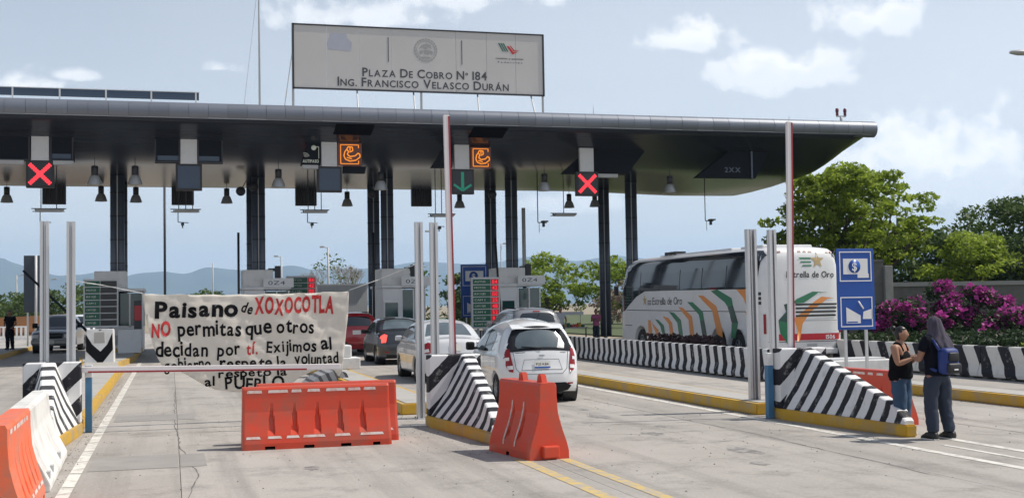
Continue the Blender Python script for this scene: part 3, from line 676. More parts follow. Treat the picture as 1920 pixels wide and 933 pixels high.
# ------------------------------------------------------------ canopy
def canopy():
    t = thing('toll_canopy', 'long dark canopy with a rounded metal front edge and a glossy curved underside', 'canopy', (0, 45, 0))
    gm = mat('glossy_dark_ceiling', (.030, .035, .048), .20, .0, var=.25, vscale=.6, spec=.22, stretch=(.3, 3, 1))
    nt = gm.node_tree; N = nt.nodes; L = nt.links; tc = N.new('ShaderNodeTexCoord'); mp = N.new('ShaderNodeMapping'); mp.inputs['Scale'].default_value = (.12, 5.5, 1); L.new(tc.outputs['Object'], mp.inputs[0])
    n = N.new('ShaderNodeTexNoise'); n.inputs['Scale'].default_value = 1.4; n.inputs['Detail'].default_value = 3; L.new(mp.outputs[0], n.inputs['Vector'])
    bp = N.new('ShaderNodeBump'); bp.inputs['Strength'].default_value = .22; bp.inputs['Distance'].default_value = .012; L.new(n.outputs[0], bp.inputs['Height']); L.new(bp.outputs[0], N['Principled BSDF'].inputs['Normal'])
    prof = [(.12, 8.80), (.5, 8.70), (1, 8.57), (2, 8.31), (3.2, 8.0), (4.1, 7.80), (4.6, 7.73), (5.2, 7.70), (6.5, 7.69), (9, 7.68), (12, 7.68), (14, 7.70), (15.2, 7.80), (16.4, 8.1), (17, 8.6), (16.8, 9.0)]
    def XE(yl): return 28.75+ .11*min(yl, 13)
    xs = [-16+ i*1.5 for i in range(29)]
    V = []; F = []; nc = len(xs)+6
    for (yl, z) in prof:
        xe = XE(yl); row = []
        drop = lambda x: -.22*(lambda q: q*q*(3-2*q))(max(0, min(1, (x-19)/9)))*min(1, yl/9)
        for x in xs: row.append((min(x, xe-2.6), yl, z+drop(x)))
        for k in range(6):
            a = (k+1)/6*math.pi/2; x = xe-1.5+1.5*math.sin(a); row.append((x, yl, z+drop(x)+(9.0-z)*(1-math.cos(a))*.92))
        V += row
    for i in range(len(prof)-1):
        for j in range(nc-1): a = i*nc+j; F.append((a, a+1, a+nc+1, a+nc))
    b = MB(); b.mesh(V, F, True); ce = b.build('ceiling', gm, t)
    md = ce.modifiers.new('th', 'SOLIDIFY'); md.thickness = .03; md.offset = -1
    zc = lambda yl: next(a[1]+(b_[1]-a[1])*(yl-a[0])/(b_[0]-a[0]) for a, b_ in zip(prof, prof[1:]) if a[0] <= yl <= b_[0])
    for k in range(21):
        yl = .55+k*.68; b = MB(); b.box(-16, 21.5 if yl > 3 else 26, yl-.012, yl+.012, zc(yl)-.012, zc(yl)+.02); b.build('ceiling_rib', M['column'], t)
    for xa, xb in ((-6.2, -3.35), (-.6, 1.98), (4.7, 7.45), (10.5, 12.7), (16.6, 19.4), (22.9, 25.0)):  # plates for the dark recesses, added to hide display reflections in the ceiling
        b = MB(); b.prism([(1.15, zc(1.15)-.03), (2.1, zc(2.1)-.03), (2.1, zc(2.1)+.05), (1.15, zc(1.15)+.05)], xa, xb, 'YZ'); b.build('recess_reflection_mask', M['recessmask'], t)
    for xa, xb in ((6.0, 7.46), (11.3, 12.71)):  # added forward plates, blocking the orange displays' mirror images
        ys = (.16, .5, .85, 1.17); b = MB(); b.prism([(y_, zc(y_)-.035) for y_ in ys]+[(y_, zc(y_)+.05) for y_ in ys[::-1]], xa, xb, 'YZ'); b.build('recess_reflection_mask', M['recessmask'], t)
    # roof sheet
    b = MB(); b.prism([(.5, 9.30), (.7, 9.38), (9, 9.55), (16.8, 9.2), (16.9, 9.0), (.4, 8.95)], -16, 28.6, 'YZ'); rf = b.build('roof', M['grey'], t)
    # front edge: separate curved panels
    fm = mat('brushed_fascia_metal', (.20, .22, .26), .45, .4, var=.06, dirt=(.24, .25, .27), dscale=.8, damt=.4)
    nt = fm.node_tree; oi = nt.nodes.new('ShaderNodeObjectInfo'); bc = nt.nodes['Principled BSDF'].inputs['Base Color']; src = bc.links[0].from_socket
    mr = nt.nodes.new('ShaderNodeMapRange'); mr.inputs[3].default_value = .84; mr.inputs[4].default_value = .98; nt.links.new(oi.outputs['Random'], mr.inputs[0])
    vm = nt.nodes.new('ShaderNodeVectorMath'); vm.operation = 'SCALE'; nt.links.new(src, vm.inputs[0]); nt.links.new(mr.outputs[0], vm.inputs['Scale']); nt.links.new(vm.outputs[0], bc)
    b = MB(); w = .69; arc = []
    for i in range(11):
        a = R(100) - i/10*R(190); arc.append((.34-.34*math.cos(R(90)-a) if False else .36-.36*math.cos(a-R(0)) if False else 0, 0))
    arc = [(.34 + .34*math.cos(R(92+i*11)), 9.08+.34*math.sin(R(92+i*11))) for i in range(17)]
    Vv = [(x, y, z) for x in (.006, w-.006) for y, z in arc]; n = len(arc)
    Ff = [(i, i+1, n+i+1, n+i) for i in range(n-1)]
    Vi = [(x, y+(.34-y)*.05, z+(9.08-z)*.05) for x, y, z in Vv]; o = len(Vv)
    b.mesh(Vv+Vi, Ff+[(q[3]+o, q[2]+o, q[1]+o, q[0]+o) for q in Ff]+[(i, o+i, o+i+1, i+1) for i in range(n-1)]+[(n+i, n+i+1, n+o+i+1, n+o+i) for i in range(n-1)], False)
    first = b.build('fascia_panel', fm, t, recalc=True); x = -15.9; first.location = (x, 0, .02); me = first.data
    i = 1
    while x < 27.9: x += w; o = link_mesh('fascia_panel', me, t, (x, random.uniform(-.006, .006), .0)); i += 1
    b = MB(); b.lathe([(.0, -.0), (.22, .02), (.34, .16), (.345, .3)], (0, 0, 0), 'X', 20); e = b.build('fascia_end_cap', fm, t); e.location = (28.95, .34, 9.08); e.scale = (-1, 1, 1)
    b = MB(); b.tube((-15.9, .34, 9.08), (28.6, .34, 9.08), .315, n=24); b.build('edge_tube', M['column'], t)
    b = MB(); b.box(-16, 28.7, .10, .13, 8.83, 8.86); b.build('drip_edge', M['lightgrey'], t)
    return t
canopy()
# solar strip on the roof
t = thing('roof_screen', 'long dark slatted screen standing on the canopy roof at the left', 'screen', (-4.6, 49.5, 9.5))
b = MB(); b.box(-11, 5.72, 0, .06, .72, 1.02); b.build('screen', M['darkblue'], t)
for k in range(9): b = MB(); x = -8+k*1.7; b.box(x-.03, x+.03, -.03, .0, .0, 1.04); b.build('support', M['lightgrey'], t)
b = MB(); b.box(-11, 5.74, -.02, .08, 1.02, 1.05); b.build('top_rail', M['galv'], t)

# ------------------------------------------------------------ column pairs
def column(label, x, y):
    t = thing('canopy_column', label, 'column', (x, y, 0), 0, 'dark twin-tube canopy columns')
    for sx in (-.155, .155):
        b = MB(); b.tube((sx, 0, .2), (sx, 0, 7.74), .135, n=18); b.build('tube', M['column'], t)
    b = MB(); b.box(-.02, .02, -.05, .05, .2, 7.7); b.build('conduit', M['lightgrey'], t)
    b = MB()
    for z in (2.9, 3.9, 4.9, 5.9, 6.9): b.lathe([(.138, z), (.148, z+.005), (.148, z+.035), (.138, z+.04)], (-.155, 0, 0), n=18).lathe([(.138, z), (.148, z+.005), (.148, z+.035), (.138, z+.04)], (.155, 0, 0), n=18)
    b.build('collar', M['rod'], t)
    b = MB(); b.box(-.34, .34, -.2, .2, .19, .24); b.build('base_plate', M['rod'], t); return t
XI = [-2.17, 3.72, 9.42, 15.25, 21.2]
nm = ['leftmost, behind the left booth', 'behind the banner', 'behind the booth above the dark car', 'beside the second tariff board', 'rightmost, next to the front of the bus']
for i, x in enumerate(XI):
    column('dark front column with two tubes, '+nm[i], x, 54); column('dark rear column of the pair that is '+nm[i], x+ (.0 if i else .0), 57.8)
# round speakers on some columns
for i, (x, z) in enumerate(((2.95, 7.0), (3.5, 7.2), (8.7, 6.95), (14.25, 6.95))):
    t = thing('round_floodlight', ['round black floodlight left of the column behind the banner', 'round floodlight at the top of the column behind the banner', 'round floodlight at the top of the third column pair', 'round black floodlight left of the fourth column pair'][i], 'lamp', (x, 53.6, z))
    b = MB(); b.lathe([(.0, -.12), (.14, -.1), (.2, .0), (.21, .06), (.17, .07), (.15, .02), (0, .03)], (0, 0, 0), 'Y', 18); b.build('housing', M['rod'], t); b = MB(); b.tube((0, .0, 0), (.25, .35, .5), .02, n=6); b.build('bracket', M['rod'], t)

# ------------------------------------------------------------ bell lamps
def bell_lamp():
    t = thing('bell_lamp', 'x', 'lamp', (0, 0, 0), 0, 'bell-shaped lamps under the canopy')
    b = MB(); b.tube((0, 0, .66), (0, 0, 1.05), .012, n=6); b.build('hanger', M['rod'], t)
    b = MB(); b.lathe([(0, .70), (.10, .70), (.125, .68), (.125, .36), (.10, .34), (0, .34)], n=18); b.build('gear_housing', M['black'], t)
    b = MB(); b.lathe([(.10, .36), (.15, .33), (.19, .26), (.235, .14), (.27, .02), (.275, 0), (.26, .0), (.22, .14), (.17, .25), (.1, .32)], n=28, smooth=False); b.build('reflector', M['lampshade'], t)
    return t
bl = None
near = [(-2.69, 6.58, 'left of the leftmost column, lower one'), (-1.26, 6.6, 'right of the leftmost column'), (4.02, 6.55, 'right of the second column'), (8.0, 6.49, 'at the third column pair, dim'), (14.76, 6.51, 'left of the right red cross sign'), (20.3, 6.49, 'nearest the right end of the canopy')]
far = [(-7.0, 6.8, 'at the far left edge of the picture'), (-3.02, 6.88, 'small, just left of the leftmost column'), (-1.51, 6.84, 'small, just right of the leftmost column'), (2.54, 6.82, 'left of the column behind the banner'), (8.16, 6.72, 'right of the second dark blue signal'), (13.69, 6.67, 'right under the green arrow signal'), (19.36, 6.7, 'above the flat rack under the red cross at right'), (20.73, 6.76, 'half hidden by the rightmost column')]
for k, (lst, y) in enumerate(((near, 47.2), (far, 57.8))):
    for (x, z, d) in lst:
        lab = ('front row bell lamp, ' if k == 0 else 'rear row bell lamp, ')+d
        if bl is None: bl = bell_lamp(); bl.location = (x, y, z); bl['label'] = lab
        else: copy_tree(bl, loc=(x, y, z), label=lab)

# ------------------------------------------------------------ lane signals
def signal(x, z, kind, label, mount=None):
    t = thing('lane_signal', label, 'signal', (x, 46.9, z), 0, 'lane signals hanging from the canopy')
    b = MB(); b.box(-.48, .48, 0, .22, -.5, .5, bev=.02); b.build('housing', M['black'], t)
    b = MB(); b.box(-.40, .40, -.012, .0, -.42, .42); b.build('screen', M['darkblue'] if kind == 'off' else M['screen'], t)
    b = MB(); b.box(-.30, .30, .02, .18, .50, 1.48, bev=.01); b.build('hanging_case', M['lightgrey'], t)
    b = MB(); b.box(-.34, .34, .06, .12, 1.48, 1.62); b.build('top_bracket', M['rod'], t)
    def dots(pts, m, r=.024):
        q = MB()
        for (u, v) in pts: q.lathe([(0, -.026), (r*.7, -.024), (r, -.014)], (u, 0, v), 'Y', 6)
        q.build('lamp_dots', m, t)['kind'] = 'stuff'
    def seg(a, b_, w, m):
        q = MB(); d = Vector((b_[0]-a[0], 0, b_[1]-a[1])); n = Vector((-d.z, 0, d.x)).normalized()*w/2
        q.prism([(a[0]-n.x, a[1]-n.z), (b_[0]-n.x, b_[1]-n.z), (b_[0]+n.x, b_[1]+n.z), (a[0]+n.x, a[1]+n.z)], -.022, -.0125, 'XZ'); q.build('lit_stroke', m, t)
    if kind == 'x':
        for s in (1, -1):
            p = []
            for i in range(13):
                f = -1+i/6
                for o in (-.045, 0, .045): p.append((.34*f+o*.7, s*.34*f-o*s*.7))
            dots(p, M['ledredbright'], .034)
        seg((-.36, -.36), (.36, .36), .10, M['ledred']); seg((-.36, .36), (.36, -.36), .10, M['ledred'])
    if kind == 'down':
        seg((0, .38), (0, -.30), .12, M['ledgreen']); seg((0, -.36), (-.36, -.12), .09, M['ledgreen']); seg((0, -.36), (.36, -.12), .09, M['ledgreen'])
    return t
signal(-4.56, 6.92, 'x', 'lane signal with a glowing red cross at the far left')
signal(.68, 6.87, 'off', 'unlit dark blue lane signal between the first two column pairs')
signal(5.95, 6.85, 'off', 'unlit dark blue lane signal under the antenna logo panel and left orange display')
signal(11.24, 6.82, 'down', 'lane signal with a dim green downward arrow beside the raised boom')
signal(16.52, 6.79, 'x', 'lane signal with a pinkish red cross near the right end of the canopy')
# side panels left and right of each signal case
def panel(label, pts, lip=None, y=47.0, kind=None):
    t = thing('message_panel', label, 'sign', (0, y, 0), 0, 'message panels in the canopy recesses')
    b = MB(); b.prism(pts, 0, .30, 'XZ'); b.build('housing', M['matteblack'], t)
    if lip:
        x0, x1, z = lip; b = MB(); b.box(x0, x1, -.25, -.005, z-.16, z-.02); b.build('ledge', M['grey'], t)
    return t
def frame(t, x0, x1, z0, z1, m='rod', w=.05, y=-.03):
    b = MB(); b.box(x0, x1, y, -.001, z0, z0+w).box(x0, x1, y, -.001, z1-w, z1).box(x0, x0+w, y, -.001, z0+w, z1-w).box(x1-w, x1, y, -.001, z0+w, z1-w); b.build('frame', M[m], t)
t = panel('blank dark message panel left of the leftmost red cross', [(-6.2, 7.42), (-4.92, 7.42), (-4.92, 8.5), (-6.2, 8.5)], (-5.9, -5.1, 7.42)); frame(t, -6.2, -4.92, 7.42, 8.5)
t = panel('blank dark message panel right of the leftmost red cross', [(-4.22, 7.42), (-3.38, 7.42), (-3.48, 8.5), (-4.22, 8.5)], (-4.1, -3.4, 7.42)); frame(t, -4.22, -3.42, 7.42, 8.45)
b = MB(); b.box(-4.15, -3.5, -.02, -.002, 7.5, 7.68); b.build('window', M['darkblue'], t)
t = panel('blank dark message panel above and left of the first dark blue signal', [(-.55, 7.42), (.36, 7.42), (.36, 8.5), (-.55, 8.5)]); frame(t, -.55, .36, 7.42, 8.45)
b = MB(); b.box(-.45, .3, -.02, -.002, 7.5, 7.68); b.build('window', M['darkblue'], t)
t = panel('blank dark message panel above and right of the first dark blue signal', [(1.0, 7.42), (1.93, 7.42), (1.93, 8.5), (1.0, 8.5)]); frame(t, 1.0, 1.93, 7.42, 8.45)
b = MB(); b.box(1.05, 1.8, -.02, -.002, 7.5, 7.68); b.build('window', M['darkblue'], t)
t = panel('black panel with a white antenna logo and the word AUTIPASO', [(4.86, 7.40), (5.62, 7.40), (5.62, 8.42), (5.16, 8.42)], (4.9, 5.5, 7.40))
text_part('lettering', 'AUTIPASO' if all((0, c) in GL or (.022, c) in GL for c in 'AUTIPSO') else 'AUTIPAO', M['ledwhite'], t, flat_y(4.93, 7.50, -.012), .62, .12, .04)
b = MB(); b.lathe([(0, -.03), (.09, -.03), (.10, -.004)], (5.36, 0, 8.08), 'Y', 14); b.box(5.54, 5.56, -.02, -.002, 7.66, 8.12); b.box(5.40, 5.56, -.02, -.002, 8.10, 8.13); b.build('antenna_mark', M['ledwhite'], t)
b = MB()
for rr in (.07, .13, .19):
    pts = [(5.0+rr*math.cos(a), 7.68+rr*math.sin(a)) for a in [R(20+i*12) for i in range(8)]]
    for p, q in zip(pts, pts[1:]): b.tube((p[0], -.012, p[1]), (q[0], -.012, q[1]), .013, n=5)
b.build('wave_mark', M['ledwhite'], t)
def hand_display(label, x0, x1, z0, z1, y=46.95):
    t = thing('symbol_display', label, 'sign', (0, y, 0), 0, 'orange lit symbol displays'); b = MB(); b.box(x0, x1, 0, .3, z0, z1); b.build('housing', M['brownscreen'], t)
    w = x1-x0; h = z1-z0; q = MB(); X = lambda a: x0+a*w; Z = lambda a: z0+a*h
    def pl(pts, r=.016): 
        for a, b_ in zip(pts, pts[1:]): q.tube((X(a[0]), -.012, Z(a[1])), (X(b_[0]), -.012, Z(b_[1])), r, n=6)
    pl([(.86, .78), (.86, .92), (.10, .92), (.10, .08), (.86, .08), (.86, .22)], .018)
    q.build('lit_frame', M['ledorange'], t); q = MB()
    pl([(.92, .50), (.84, .56), (.72, .44), (.5, .40), (.38, .50), (.44, .62), (.36, .72), (.28, .62), (.24, .44), (.30, .28), (.5, .20), (.74, .24), (.92, .38), (.92, .50)], .024)
    pl([(.36, .72), (.42, .84), (.60, .82), (.62, .66), (.48, .60)], .024); pl([(.5, .84), (.5, .66)], .02); pl([(.36, .36), (.58, .30)], .02)
    q.build('lit_hand', M['ledorange'], t); return t
hand_display('square display with an orange outlined hand giving a coin, left one', 6.30, 7.22, 7.40, 8.28)
hand_display('square display with an orange outlined hand giving a coin, right one beside the raised boom', 11.62, 12.44, 7.38, 8.22)
panel('dark slanted recess panel left of the raised boom, above the green arrow', [(10.0, 7.38), (10.85, 7.38), (10.85, 8.4), (10.7, 8.4)])
b_ = panel('grey ledge box under the left orange display', [(6.5, 7.12), (7.35, 7.12), (7.4, 7.38), (6.5, 7.38)])
t = panel('large dark slanted recess behind the right red cross', [(15.55, 7.24), (18.4, 7.24), (19.4, 8.42), (16.9, 8.42)], (16.95, 17.9, 7.24), y=47.25)
t = panel('dark slanted recess with faint 2XX lettering near the right end of the canopy', [(21.4, 7.12), (24.2, 7.12), (24.9, 8.35), (23.1, 8.35)], y=47.0)
text_part('lettering', '2XX', M['column'], t, flat_y(22.75, 7.36, -.012), .75, .22, .022)
b = MB(); b.box(23.98, 24.05, -.06, -.002, 7.12, 8.35); b.build('edge_post', M['column'], t)
# rear signal backs
for i, x in enumerate((-5.22, .58, 6.45, 12.25)):
    t = thing('signal_back', ['black box hanging behind the leftmost red cross', 'black box hanging under the first dark blue signal', 'black box hanging above the antenna rack of the third lane', 'black box hanging left of the raised middle boom'][i], 'signal', (x, 60, 7.37), 0, 'black backs of the rear signals')
    b = MB(); b.box(-.52, .52, 0, .25, -.45, .45, bev=.02); b.build('housing', M['black'], t); b = MB()
    for k in range(9): b.box(-.46+k*.11, -.43+k*.11, -.02, -.001, -.4, .4)
    b.build('rib', M['screen'], t); b = MB(); b.tube((-.2, .1, .45), (-.2, .1, .55), .03).tube((.2, .1, .45), (.2, .1, .55), .03); b.build('hanger', M['rod'], t)
# antenna racks and cameras on rods
def rack(label, x, z, y=52, rods=3, w=.62, cam_=True):
    t = thing('antenna_rack', label, 'antenna', (x, y, z), 0, 'antenna racks over the lanes')
    b = MB(); zt = 7.72-z
    for k in range(rods): xx = -w*.45+k*w*.9/max(1, rods-1) if rods > 1 else 0; b.tube((xx, 0, .1), (xx, 0, zt), .018, n=6)
    b.build('rod', M['rod'], t)
    b = MB(); b.box(-w, w, -.02, .02, .10, .135).box(-w*.95, w*.9, .1, .14, .0, .03).box(-w*.8, -w*.75, -.02, .14, .03, .11).box(w*.7, w*.75, -.02, .14, .03, .11); b.build('rail', M['rod'], t)
    b = MB(); b.prism([(-w*.8, -.02), (w*.75, -.02), (w*.9, .08), (-w*.7, .09)], -.25, .05, 'XZ'); b.build('antenna_panel', M['grey'], t)
    if cam_:
        b = MB(); b.path([(-w*.5, 0, .1), (-w*.5, 0, -.42), (-w*.5+.42, 0, -.44)], .018, 6); b.box(-w*.5+.12, -w*.5+.24, -.2, .05, -.56, -.46).tube((-w*.5+.18, 0, -.56), (-w*.5+.18, 0, -.66), .025, n=6); b.build('camera_arm', M['rod'], t)
    return t
rack('antenna rack under the leftmost red cross', -4.72, 5.95, w=.66, rods=2)
rack('antenna rack with a bent camera arm under the first dark blue signal', .62, 5.95)
rack('antenna rack with a bent camera arm left of the second dark blue signal', 5.95, 5.95)
rack('antenna rack crossing behind the raised middle boom', 11.5, 5.8)
rack('flat antenna rack without camera left of the right red cross', 17.15, 5.85, rods=1, cam_=False)
def cam_rod(label, x, z):
    t = thing('rod_camera', label, 'camera', (x, 52, z), 0, 'cameras on long rods'); b = MB(); b.path([(0, 0, 7.7-z), (0, 0, 0), (.42, 0, -.02)], .022, 6); b.tube((.06, 0, 0), (.06, 0, -.45), .012, n=6); b.build('rod', M['rod'], t)
    b = MB(); b.box(.15, .42, -.25, .05, .01, .07).box(.2, .3, -.1, .0, -.2, .01); b.build('camera', M['rod'], t)
cam_rod('camera on a long bent rod left of the flat antenna rack', 15.92, 5.55); cam_rod('camera on a long bent rod near the right end of the canopy', 24.12, 5.65)

# ------------------------------------------------------------ billboard on the roof
def billboard():
    t = thing('roof_billboard', 'wide pale sign on the canopy roof reading PLAZA DE COBRO N° 184', 'sign', (4.93, 50.0, 0))
    W_ = 10.72; z0 = 10.97; z1 = 13.56
    pm = mat('weathered_sign_panel', (.50, .48, .46), .6, var=.05, vscale=.6, dirt=(.43, .41, .40), dscale=.5, damt=.5)
    xs = [0, 1.35, 2.7, 4.05, 6.85, 8.2, 9.5, W_]
    for a, b_ in zip(xs, xs[1:]):
        b = MB(); b.box(a+.006, b_-.006, 0, .05, z0, z1); b.build('panel', pm, t)
    b = MB(); fr = .06; b.box(-.04, W_+.04, -.03, .1, z1, z1+fr).box(-.04, W_+.04, -.03, .1, z0-fr, z0).box(-.07, -.0, -.03, .1, z0-fr, z1+fr).box(W_, W_+.07, -.03, .1, z0-fr, z1+fr); b.build('frame', M['rod'], t)
    for x in (-.03, 5.35, W_+.03):
        b = MB(); b.tube((x, .16, 9.4), (x, .16, z1+.1), .05); b.build('post', M['grey'], t)
    b = MB()
    for x, d in ((2.6, -.12), (5.0, -.15), (7.8, -.22), (10.2, -.12)): b.tube((x+.02, .2, z0), (x+d, -1.2, 9.45), .035, n=6)
    b.tube((-.05, .2, z1-1.1), (-.36, 2.0, 9.5), .02, n=6); b.build('brace', M['lightgrey'], t)
    def Z(py, px): return 13.54-(py-(45+.0452*(px-551)))/43.3     # metres from the picture of the sign
    text_part('lettering', 'PLAZA DE COBRO N° 184', M['serifink'], t, flat_y(2.82, 11.52, -.006), 5.38, .37, .022, small=.78, gap=.09)
    text_part('lettering', 'ING. FRANCISCO VELASCO DURÁN', M['serifink'], t, flat_y(1.78, 11.09, -.006), 7.39, .38, .022, small=.78, gap=.09)
    for x in (3.93, 7.11):
        b = MB(); b.box(x-.015, x+.015, -.01, -.001, 12.16, 13.2); b.build('divider_bar', M['serifink'], t)
    # round national seal, simplified: outer broken ring, inner ring, bird shape
    b = MB(); c = (5.54, 12.72); 
    for r0, r1, n, gp in ((.50, .445, 22, .25), (.40, .38, 30, 0)):
        for i in range(n):
            a0 = 2*math.pi*i/n; a1 = 2*math.pi*(i+1-gp)/n
            P = [(c[0]+r*math.cos(a), c[1]+r*math.sin(a)) for r, a in ((r0, a0), (r0, a1), (r1, a1), (r1, a0))]; b.prism(P, -.008, -.001, 'XZ')
    for P in ([(-.3, .05), (-.18, .22), (.02, .28), (.2, .22), (.26, .05), (.12, .12), (.0, .02), (-.14, .1)], [(-.1, .0), (.1, .02), (.22, -.12), (.1, -.2), (-.08, -.16)], [(-.28, -.05), (-.15, .0), (-.12, -.12), (-.24, -.2)], [(-.2, -.28), (.2, -.28), (.14, -.34), (-.14, -.34)], [(.16, .0), (.3, -.04), (.3, -.16), (.24, -.2)]):
        b.prism([(c[0]+u, c[1]+v) for u, v in P], -.008, -.001, 'XZ')
    b.build('seal', M['sealink'], t)
    # leaning mark of green and red bars with small print
    b = MB()
    for k in range(3): x = 8.72+k*.1; b.prism([(x, 13.16), (x+.06, 13.16), (x+.26, 12.80), (x+.2, 12.80)], -.008, -.001, 'XZ')
    b.build('green_mark', M['green'], t); b = MB()
    b.prism([(9.1, 13.04), (9.2, 13.04), (9.42, 12.78), (9.62, 12.82), (9.36, 12.68)], -.008, -.001, 'XZ').prism([(9.24, 13.06), (9.29, 13.06), (9.46, 12.86), (9.68, 12.88), (9.43, 12.81)], -.009, -.002, 'XZ'); b.build('red_mark', M['redink'], t)
    text_part('lettering', 'caminos y puentes' if all((.022, c) in GL for c in 'cy') else 'XX', M['serifink'], t, flat_y(8.60, 12.46, -.006), 1.25, .085, .022)
    text_part('lettering', 'F e d e r a l e s', M['serifink'], t, flat_y(8.70, 12.30, -.006), 1.1, .07, .022)
    b = MB(); b.mesh([(1.42, -.004, 12.6), (2.36, -.004, 12.55), (2.4, -.004, 12.9), (2.2, -.004, 13.1), (2.16, -.004, 13.28), (1.5, -.004, 13.26), (1.38, -.004, 12.85)], [(0, 1, 2, 3, 4, 5, 6)]); b.build('faded_patch', mat('faded_blue_grey', (.38, .39, .45), .7), t)
    return t
billboard()
t = thing('mast', 'thin tall mast rising above the canopy left of the pale roof sign', 'mast', (3.53, 50, 9.5)); b = MB(); b.tube((0, 0, 0), (0, 0, 9), .045, .03, n=8); b.tube((0, 0, 6), (-.7, 0, 0), .008, n=5); b.build('pole', M['grey'], t)
t = thing('siren', 'twin red topped warning beacons on the right end of the canopy roof', 'beacon', (28.0, 46.3, 9.42)); b = MB(); b.tube((0, 0, 0), (0, 0, .35), .06).box(-.22, .22, -.04, .04, .33, .38).lathe([(.0, 0), (.14, .02), (.1, .08), (0, .1)]); b.build('stand', M['grey'], t)
for x in (-.19, .19): b = MB(); b.tube((x, 0, .38), (x, 0, .56), .06).lathe([(.075, .56), (.07, .68), (0, .72)], (x, 0, 0)); b.build('beacon_head', mat('beacon_dark_red', (.12, .02, .025), .3), t)
for x, z in ((16.7, .55), (25.6, .35)): t = thing('roof_aerial', 'short thin aerial on the canopy roof, '+('left one' if x < 20 else 'right one'), 'aerial', (x, 46.5, 9.4)); b = MB(); b.tube((0, 0, 0), (0, 0, z), .015, n=5); b.build('rod', M['grey'], t)

# ------------------------------------------------------------ booths
def booth(x, y, label, sgn=True):
    t = thing('toll_booth', label, 'booth', (x, y, .2), 0, 'toll booths on the islands')
    # local frame: the booth looks to its right lane (+X); front face towards -Y
    b = MB(); b.box(-.95, .95, .0, 3.0, 0, 1.02, bev=.02); b.build('base_wall', M['booth'], t)
    b = MB(); b.box(-.93, -.12, .02, 2.98, 1.02, 2.52); b.build('rear_wall', M['booth'], t)
    b = MB(); b.box(-.08, .90, .04, 2.9, 1.05, 2.42); b.build('glass', M['boothglass'], t)
    b = MB()
    for (xx, yy) in ((.93, .02), (.93, 1.0), (.93, 2.0), (.93, 2.94), (-.10, .0), (.42, .0)): b.box(xx-.03, xx+.03, yy-.01, yy+.05, 1.02, 2.46)
    b.box(-.1, .96, -.01, .04, 1.02, 1.08); b.build('window_frame', M['booth'], t)
    b = MB(); b.box(-.85, -.28, -.012, .02, 1.12, 1.86); b.build('side_window', M['boothglass'], t)
    b = MB(); b.box(-.90, -.85, -.03, .02, 1.07, 1.91).box(-.28, -.23, -.03, .02, 1.07, 1.91).box(-.85, -.28, -.03, .02, 1.86, 1.91).box(-.85, -.28, -.03, .02, 1.07, 1.12); b.build('window_frame', M['whiteclean'], t)
    b = MB(); b.box(-1.0, 1.02, -.12, 3.1, 2.5, 2.62, bev=.02); b.build('roof', M['booth'], t)
    b = MB(); b.box(-.98, .28, .1, 1.8, 2.62, 3.35, bev=.02); b.build('roof_unit', M['white'], t)
    if sgn:
        b = MB(); b.box(-.15, 1.12, -.2, -.12, 2.58, 2.98, bev=.008); b.build('name_board', M['booth'], t); text_part('lettering', '0Z4', M['darkblue'], t, flat_y(.05, 2.70, -.205), .7, .17, .0)
        b = MB(); b.box(.38, .62, .3, .5, 3.0, 3.52).box(.1, .5, .35, .45, 3.3, 3.42); b.build('camera_box', M['rod'], t)
    b = MB(); b.box(-.92, .92, -.03, .0, .0, .16); b.build('skirting', M['yellow'], t)
    b = MB(); b.box(-.45, -.05, -.03, -.002, .3, .7); b.build('hatch', M['grey'], t)
    return t
booth(9.85, 52.4, 'white booth with a green glass window above the dark car, behind the banner edge')
booth(3.95, 52.6, 'white booth rising above the middle of the banner')
booth(15.15, 52.4, 'white booth between the second tariff board and the green trees')
booth(-2.05, 52.6, 'white booth behind the left tariff board, beside the leftmost column', False)
t = thing('equipment_cabinet', 'grey cabinet with a red lamp right of the left booth', 'cabinet', (-1.15, 51.2, .2)); b = MB(); b.box(-.9, .0, 0, .8, 0, .95, bev=.02); b.build('body', M['lightgrey'], t); b = MB(); b.box(-.28, .02, .1, .5, .95, 2.1, bev=.01); b.build('pedestal', M['rod'], t); b = MB(); b.box(-.26, .0, .06, .1, 1.3, 1.9); b.build('red_lamp', mat('dim_red_lamp', (.4, .02, .03), .4), t)
# whip poles and ladders near the booths
for i, (x, y, h, d) in enumerate(((2.75, 52, 4.9, 0), (8.45, 52, 4.9, 0), (13.9, 51, 4.6, -.25))):
    t = thing('whip_pole', ['black thin pole left of the booth behind the banner', 'black thin pole left of the third booth', 'leaning black pole beside the blue sign'][i], 'pole', (x, y, .2)); b = MB(); b.tube((0, 0, 0), (d, 0, h), .05, n=8); b.build('pole', M['black'], t)
